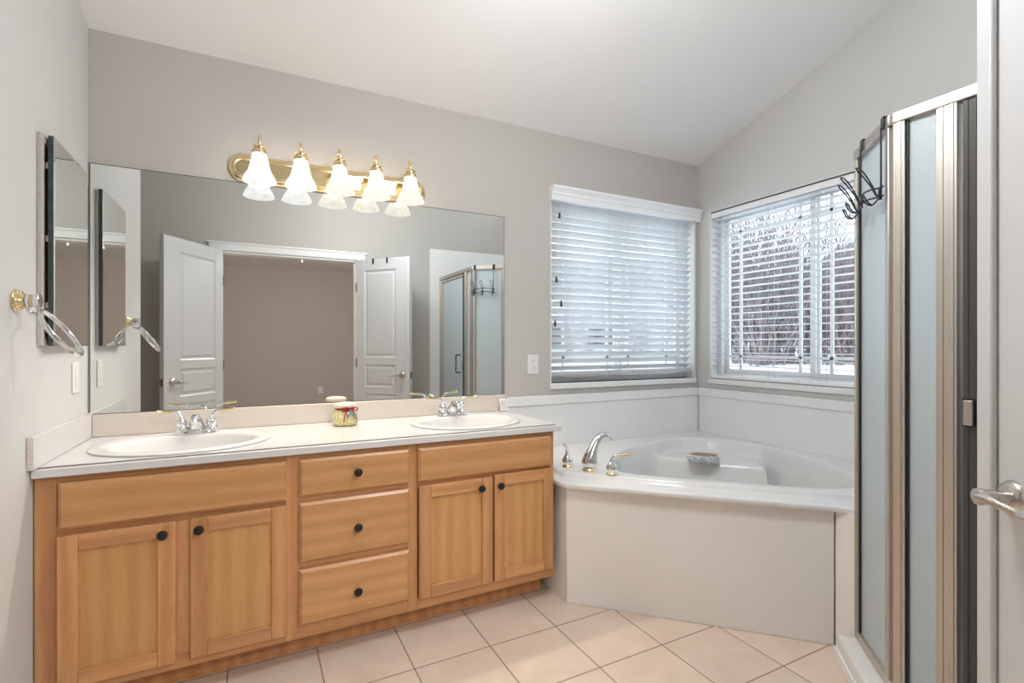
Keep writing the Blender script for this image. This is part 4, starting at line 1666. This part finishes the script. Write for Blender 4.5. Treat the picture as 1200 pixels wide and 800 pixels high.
for s_ in (-0.093, 0.093):
    b = MB()
    b.rbox(HP(s_, 0.000, ZH + 0.0035), (0.020, 0.052, 0.004), (DD, DN, UP))
    b.rbox(HP(s_, 0.0245, ZH - 0.018), (0.020, 0.004, 0.040), (DD, DN, UP))
    b.rbox(HP(s_, -0.0245, ZH - 0.014), (0.020, 0.004, 0.032), (DD, DN, UP))
    HK(b).build('clip', M['black_wire'], hk, bevel=0.0015)
    b = MB()
    b.tube([HP(s_, 0.028, ZH - 0.030), HP(s_, K0, 1.80), HP(s_, K0, 1.655)], 0.0030, 8)
    HK(b).build('rod', M['black_wire'], hk, angle=60)
for z, bow in ((1.694, 0.018), (1.664, 0.018)):
    b = MB()
    b.tube(smooth_pts([HP(-0.108, K0, z), HP(-0.093, K0, z), HP(-0.045, K0 + bow * 0.8, z + 0.007), HP(0, K0 + bow, z + 0.010), HP(0.045, K0 + bow * 0.8, z + 0.007), HP(0.093, K0, z), HP(0.108, K0, z)], 6), 0.0032, 8)
    HK(b).build('bar', M['black_wire'], hk, angle=60)
for s_, of in ((-0.093, 0.0), (0.0, 0.018), (0.093, 0.0)):
    b = MB()
    k0 = K0 + of + 0.004
    for g in (-1, 1):
        w_ = 0.010 * g
        up_pts = [HP(s_ + 0.003 * g, k0, 1.655), HP(s_ + 0.003 * g, k0 + 0.012, 1.676), HP(s_ + w_ * 0.5, k0 + 0.022, 1.700), HP(s_ + w_, k0 + 0.042, 1.735), HP(s_ + w_, k0 + 0.058, 1.757), HP(s_, k0 + 0.066, 1.764)]
        b.tube(smooth_pts(up_pts, 6), 0.0024, 8)
        lo_pts = [HP(s_ + 0.003 * g, k0, 1.690), HP(s_ + 0.003 * g, k0 + 0.004, 1.660), HP(s_ + w_ * 0.4, k0 + 0.020, 1.640), HP(s_ + w_ * 0.8, k0 + 0.036, 1.648), HP(s_ + w_ * 0.8, k0 + 0.046, 1.668), HP(s_, k0 + 0.050, 1.676)]
        b.tube(smooth_pts(lo_pts, 6), 0.0024, 8)
    HK(b).build('hook', M['black_wire'], hk, angle=60)

# shower head and valve on the far shower wall (dim shapes through the glass)
b = MB()
sh = empty('shower_fitting', (2.87, YF + 0.0126, 1.98), 0, 'shower head and valve on the shower wall, blurred behind the obscure glass', 'shower fitting')
b.lathe([(0.03, 0.0), (0.03, 0.004), (0.018, 0.010)], (0, 0, 0), 24, Matrix.Rotation(-PI / 2, 3, 'X'))
b.build('flange', M['nickel_dark'], sh)
b = MB(); b.tube(smooth_pts([(0, 0.006, 0), (0, 0.06, 0.012), (0, 0.11, -0.01), (0, 0.14, -0.05)], 6), 0.010, 12)
b.build('arm', M['nickel_dark'], sh)
b = MB(); b.lathe([(0.045, -0.055), (0.045, -0.045), (0.02, -0.01), (0.012, 0.006)], (0, 0.14, -0.05), 28, Matrix.Rotation(math.radians(25), 3, 'X'))
b.build('spray_head', M['nickel_dark'], sh)
sv = bpy.data.objects.new('valve', None); COL.objects.link(sv)
sv.parent = sh; sv.location = (0, 0, -0.98)
b = MB(); b.lathe([(0.085, 0.0), (0.085, 0.004), (0.070, 0.012), (0.030, 0.018)], (0, 0, 0), 36, Matrix.Rotation(-PI / 2, 3, 'X'))
b.build('valve_plate', M['nickel_dark'], sv)
b = MB(); b.lathe([(0.026, 0.018), (0.024, 0.055), (0.010, 0.062)], (0, 0, 0), 24, Matrix.Rotation(-PI / 2, 3, 'X'))
b.tube([(0, 0.045, 0), (0.03, 0.05, -0.05), (0.04, 0.052, -0.085)], 0.009, 10)
b.build('valve_handle', M['nickel_dark'], sv)


# ---------------------------------------------------------------- double doors
def panel_door(name, hinge, free, side, label, hgt=2.02):
    """local x: hinge -> free edge; face with the lever on both sides; side=+1/-1 gives the astragal face (local y)"""
    h = Vector((*hinge, 0)); f = Vector((*free, 0))
    Lw = (f - h).length
    ang = math.atan2(f.y - h.y, f.x - h.x)
    root = empty(name, (h.x, h.y, 0.012), ang, label, 'door', kind='structure')
    T = 0.0175
    b = MB()
    sx = 0.105
    rows = ((0.215, 0.700), (0.765, 0.830 + 0.155), (1.055, hgt - 0.11))
    # rails and stiles
    sa = 0.092; sx = 0.165
    b.box(0, sa, -T, T, 0, hgt); b.box(Lw - sx, Lw, -T, T, 0, hgt)
    zz = [0] + [v for r in rows for v in r] + [hgt]
    for i in range(0, len(zz), 2):
        b.box(sa, Lw - sx, -T, T, zz[i], zz[i + 1])
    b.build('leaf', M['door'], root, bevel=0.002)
    for z0, z1 in rows:
        b = MB()
        x0, x1 = sa, Lw - sx
        for s_ in (-1, 1):
            rg = [(0, T - 0.001), (0.012, T - 0.011), (0.022, T - 0.011), (0.038, T - 0.003)]
            vs = []
            for ins, yy in rg:
                vs += [(x0 + ins, s_ * yy, z0 + ins), (x1 - ins, s_ * yy, z0 + ins), (x1 - ins, s_ * yy, z1 - ins), (x0 + ins, s_ * yy, z1 - ins)]
            fs = [(12, 13, 14, 15)]
            for k in range(3):
                for i in range(4):
                    j = (i + 1) % 4
                    fs.append((k * 4 + i, k * 4 + j, k * 4 + 4 + j, k * 4 + 4 + i))
            b.add(vs, fs)
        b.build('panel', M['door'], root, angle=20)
    # levers on both faces
    lx, lz = Lw - 0.084, 0.885
    for s_ in (-1, 1):
        b = MB()
        rot = Matrix.Rotation(-s_ * PI / 2, 3, 'X')
        b.lathe([(0.034, 0.0), (0.034, 0.004), (0.031, 0.009), (0.026, 0.0115), (0.0225, 0.0145)], (lx, s_ * (T + 0.0004), lz), 36, rot)
        b.lathe([(0.0125, 0.012), (0.0125, 0.032), (0.0145, 0.034), (0.0145, 0.050), (0.0165, 0.056), (0.015, 0.062), (0.0, 0.064)], (lx, s_ * (T + 0.0004), lz), 28, rot, cap1=False)
        lv = b.build('lever_set', M['nickel'], root, angle=40)
        b = MB()
        yy = s_ * (T + 0.055)
        pts = smooth_pts([(lx, yy, lz), (lx - 0.020, yy, lz + 0.001), (lx - 0.048, yy - s_ * 0.004, lz - 0.002), (lx - 0.080, yy - s_ * 0.012, lz - 0.006), (lx - 0.104, yy - s_ * 0.010, lz - 0.004), (lx - 0.114, yy - s_ * 0.006, lz - 0.002)], 6)
        b.tube(pts, [0.012 - 0.0045 * min(1, i / 14) for i in range(len(pts))], 14, flat=1.0)
        b.build('lever', M['nickel'], lv, angle=60)
    b = MB()
    b.box(Lw, Lw + 0.0015, -0.012, 0.012, lz - 0.03, lz + 0.03)
    b.build('latch_plate', M['nickel_dark'], root)
    b = MB()
    for z in (0.25, 1.0, 1.75):
        b.tube([(-0.004, -side * T, z - 0.045), (-0.004, -side * T, z + 0.045)], 0.006, 10)
    b.build('hinge', M['nickel_dark'], root)
    return root, Lw, T


d1, L1, T1 = panel_door('door_1', (0.338, -2.600), (-0.028, -2.045), 1, 'white panel door leaf standing open at the left of the doorway, seen in the mirror')
d2, LW2, T2 = panel_door('door_2', (1.522, -2.600), (1.928, -2.124), -1, 'white panel door leaf with satin lever at the right edge of the photo')
b = MB()
b.box(LW2 - 0.040, LW2 + 0.003, T2 + 0.0003, T2 + 0.0125, 0.0, 2.02)
b.build('astragal', M['door'], d2, bevel=0.004)

# over-door clips on the right leaf
oh = empty('over_door_hook', (1.522, -2.600, 2.032), d2.rotation_euler[2], 'dark over-door hanger clipped on top of the right door leaf', 'door hanger')
for x in (0.20, 0.365):
    b = MB()
    b.box(x - 0.010, x + 0.010, -T2 - 0.006, T2 + 0.006, 0.0008, 0.003)
    b.box(x - 0.010, x + 0.010, T2 + 0.003, T2 + 0.006, -0.050, 0.0008)
    b.box(x - 0.010, x + 0.010, -T2 - 0.006, -T2 - 0.003, -0.140, 0.0008)
    b.build('clip', M['black_wire'], oh, bevel=0.001)

# ---------------------------------------------------------------- lamps out of the frame and the bedroom chain
def dome_lamp(x, y, z, rx, mat, label, r=0.17, drop=0.46):
    root = empty('unseen_ceiling_lamp', (x, y, z), 0, label, 'ceiling lamp')
    b = MB(); b.lathe([(0.07, 0.03), (0.07, -0.025), (0.05, -0.035), (0.009, -0.040), (0.009, -drop + 0.07)], (0, 0, 0), 40)
    b.build('lamp_stem', M['nickel'], root)
    b = MB(); b.lathe([(0.0, -drop + 0.074), (r * 0.5, -drop + 0.064), (r * 0.80, -drop + 0.045), (r * 0.80, -drop + 0.043), (r * 0.5, -drop + 0.0615), (0.0, -drop + 0.0715)], (0, 0, 0), 40, cap0=False, cap1=False)
    b.build('lamp_cap', M['nickel'], root)  # opaque top added to block light that would burn a spot on the ceiling
    b = MB(); b.lathe([(0.0, -drop + 0.07), (r * 0.5, -drop + 0.06), (r * 0.85, -drop + 0.035), (r, -drop), (r * 0.93, -drop - 0.045), (r * 0.7, -drop - 0.085), (r * 0.4, -drop - 0.105), (0.0, -drop - 0.112)], (0, 0, 0), 40, cap0=False, cap1=False)
    b.build('lamp_glass', mat, root, angle=80)
    return root


dome_lamp(1.5, -1.55, zc(-1.55), 0, M['bath_fill'], 'semi-flush glass fill lamp added on the vaulted ceiling to brighten the bathroom')  # out of view, added as general fill light
dome_lamp(1.3, -3.7, BZ, 0, M['bed_lamp'], 'round glass ceiling lamp in the bedroom beyond the doorway', drop=0.10)

cl = empty('recessed_fill_lamp', (2.92, -2.08, zc(-2.08)), 0, 'small recessed fill lamp added above the shower to brighten its glass', 'ceiling lamp')  # out of view, added so the obscure glass looks brighter
b = MB(); b.lathe([(0.085, 0.10), (0.085, -0.030), (0.100, -0.034), (0.100, -0.030), (0.088, 0.10)], (0, 0, 0), 36, cap0=False, cap1=False)
b.build('can', M['white'], cl, angle=30)
b = MB(); b.lathe([(0.084, -0.024), (0.05, -0.028), (0.0, -0.030)], (0, 0, 0), 36, cap0=False, cap1=False)
b.build('lens', M['can_fill'], cl)

pc = empty('pull_chain', (1.19, -4.9, BZ), 0, 'white pull chain hanging from the bedroom ceiling, seen in the mirror', 'pull chain')
b = MB(); b.lathe([(0.03, -0.0005), (0.03, -0.01), (0.012, -0.02)], (0, 0, 0), 20)
b.build('ceiling_cup', M['white'], pc)
b = MB(); b.tube([(0, 0, -0.018), (0, 0, -0.095)], 0.003, 8)
b.build('chain', M['white'], pc)
b = MB(); b.lathe([(0.004, -0.092), (0.011, -0.105), (0.013, -0.125), (0.006, -0.138)], (0, 0, 0), 14)
b.build('pull', M['white'], pc)

# ================================================================ outside
GZ = -0.35


def gz(x, y):
    d = max(0.0, min(1.0, (math.hypot(x - 2, y + 1) - 4.5) / 9.0))
    return GZ + 1.10 * d * d * (3 - 2 * d) + 0.05 * noise.noise(Vector((x * 0.5, y * 0.5, 0)))


b = MB()
N_ = 70
vs = []
for i in range(N_ + 1):
    for j in range(N_ + 1):
        x = -8 + 60 * i / N_; y = -22 + 66 * j / N_
        vs.append((x, y, gz(x, y) if (x > XR + 0.5 or y > 0.6) else GZ - 0.3))
fs = [(i * (N_ + 1) + j, (i + 1) * (N_ + 1) + j, (i + 1) * (N_ + 1) + j + 1, i * (N_ + 1) + j + 1) for i in range(N_) for j in range(N_)]
b.add(vs, fs)
struct(b, 'ground', M['snow'], 'snow covered yard outside the windows', 'ground')

b = MB()
vs = []
NH = 60
for i in range(NH + 1):
    an = math.radians(-60 + 190 * i / NH)
    for k, (rr, hz) in enumerate(((90, -3), (150, 10 + 7 * noise.noise(Vector((i * 0.21, 1.3, 0))) + 3 * noise.noise(Vector((i * 0.7, 5.3, 0)))), (260, -3))):
        vs.append((rr * math.cos(an), rr * math.sin(an), hz))
fs = []
for i in range(NH):
    for k in range(2):
        fs.append((i * 3 + k, (i + 1) * 3 + k, (i + 1) * 3 + k + 1, i * 3 + k + 1))
b.add(vs, fs)
struct(b, 'hills', M['hill'], 'blue hills far beyond the yard', 'hills')


def add_shrub(b, seed, base, hgt, nst, spread):
    rnd = random.Random(seed)

    def branch(p, d, L, r, lev):
        pts = [p]
        q = p.copy()
        dd = d.copy()
        ns = 4
        for k in range(ns):
            dd = (dd + Vector((rnd.uniform(-.25, .25), rnd.uniform(-.25, .25), rnd.uniform(-0.1, .2)))).normalized()
            q = q + dd * (L / ns)
            pts.append(q.copy())
        b.tube(pts, [r * (1 - 0.65 * k / ns) for k in range(ns + 1)], 4 if lev else 5, cap=False)
        if lev < 2:
            for k in range(5 if lev == 0 else 4):
                i = rnd.randint(1, ns)
                nd = (dd + Vector((rnd.uniform(-.9, .9), rnd.uniform(-.9, .9), rnd.uniform(-.1, .7)))).normalized()
                branch(pts[i], nd, L * rnd.uniform(.45, .7), r * 0.5, lev + 1)

    for s_ in range(nst):
        a = rnd.uniform(0, 2 * PI)
        p = base + Vector((math.cos(a) * spread * 0.25 * rnd.random(), math.sin(a) * spread * 0.25 * rnd.random(), -0.05))
        d = Vector((math.cos(a) * spread * 0.35 * rnd.random(), math.sin(a) * spread * 0.35 * rnd.random(), 1)).normalized()
        branch(p, d, hgt * rnd.uniform(0.35, 0.8), 0.016 * hgt / 2.5, 0)


cpos = Vector((0.592, -2.58))
rs = random.Random(5)
hedge = [(866, 15.0), (880, 15.6), (902, 14.4), (925, 15.2), (948, 14.8), (970, 15.4), (992, 14.8), (1015, 15.2), (1040, 15.0), (884, 17.2), (914, 17.0), (960, 17.5), (1005, 17.0), (1070, 15.5)]
tb_ = MB()
for i, (u, dist) in enumerate(hedge):
    an = math.atan2(u - 600, 588.05) + 0.4759
    x = cpos.x + math.sin(an) * dist; y = cpos.y + math.cos(an) * dist
    add_shrub(tb_, 11 + i, Vector((x, y, gz(x, y))), rs.uniform(3.6, 4.6) if u < 945 else rs.uniform(2.6, 3.4), 24, 2.0)
o = tb_.build('thicket', M['bark'], None, recenter=False, smooth=False)
tag(o, 'leafless brown thicket beyond the snow outside the window over the tub', 'thicket', kind='stuff')
lowh = MB()
for i, (u, dist) in enumerate([(672, 16.0), (700, 17.0), (735, 16.4), (762, 17.2)]):
    an = math.atan2(u - 600, 588.05) + 0.4759
    x = cpos.x + math.sin(an) * dist; y = cpos.y + math.cos(an) * dist
    add_shrub(lowh, 61 + i, Vector((x, y, gz(x, y))), 1.9, 14, 1.6)
o = lowh.build('thicket', M['bark'], None, recenter=False, smooth=False)
tag(o, 'low leafless brush before the pale house outside the window right of the mirror', 'thicket', kind='stuff')


def house(name, x, y, rz, wd, dp, hg, rise, label, wins):
    root = empty(name, (x, y, gz(x, y) - 0.3), rz, label, 'house')
    b = MB(); b.box(-wd / 2, wd / 2, -dp / 2, dp / 2, 0, hg)
    b.build('walls', M['siding'], root)
    b = MB()
    b.prism([(-dp / 2 - 0.4, hg), (dp / 2 + 0.4, hg), (0, hg + rise)], lambda yy, z: (-wd / 2 - 0.3, yy, z), lambda yy, z: (wd / 2 + 0.3, yy, z))
    b.build('roof', M['roof'], root)
    for wx, wz, ww, wh in wins:
        b = MB()
        frame_ring(b, lambda u, w_, d: (u, -dp / 2 - d, w_), wx, wx + ww, wz, wz + wh, 0.08, 0.0, 0.05)
        fr_ = b.build('window', M['vinyl'], root)
        b = MB(); b.box(wx + 0.08, wx + ww - 0.08, -dp / 2 - 0.02, -dp / 2 - 0.001, wz + 0.08, wz + wh - 0.08)
        b.build('pane', M['winglass_dark'], fr_)
    return root


house('neighbor_house', 16.6, 17.9, math.radians(-38), 11, 8, 3.4, 1.6, 'pale neighbouring house with dark windows beyond the back window', [(-3.6, 0.55, 1.7, 1.1), (-0.9, 0.55, 1.2, 1.1)])
house('neighbor_house', 27.0, 6.6, math.radians(-95), 9, 8, 4.2, 2.0, 'grey neighbouring house behind the bare shrubs beside the shower', [(-2.5, 1.2, 1.4, 1.3), (1.0, 1.2, 1.4, 1.3)])
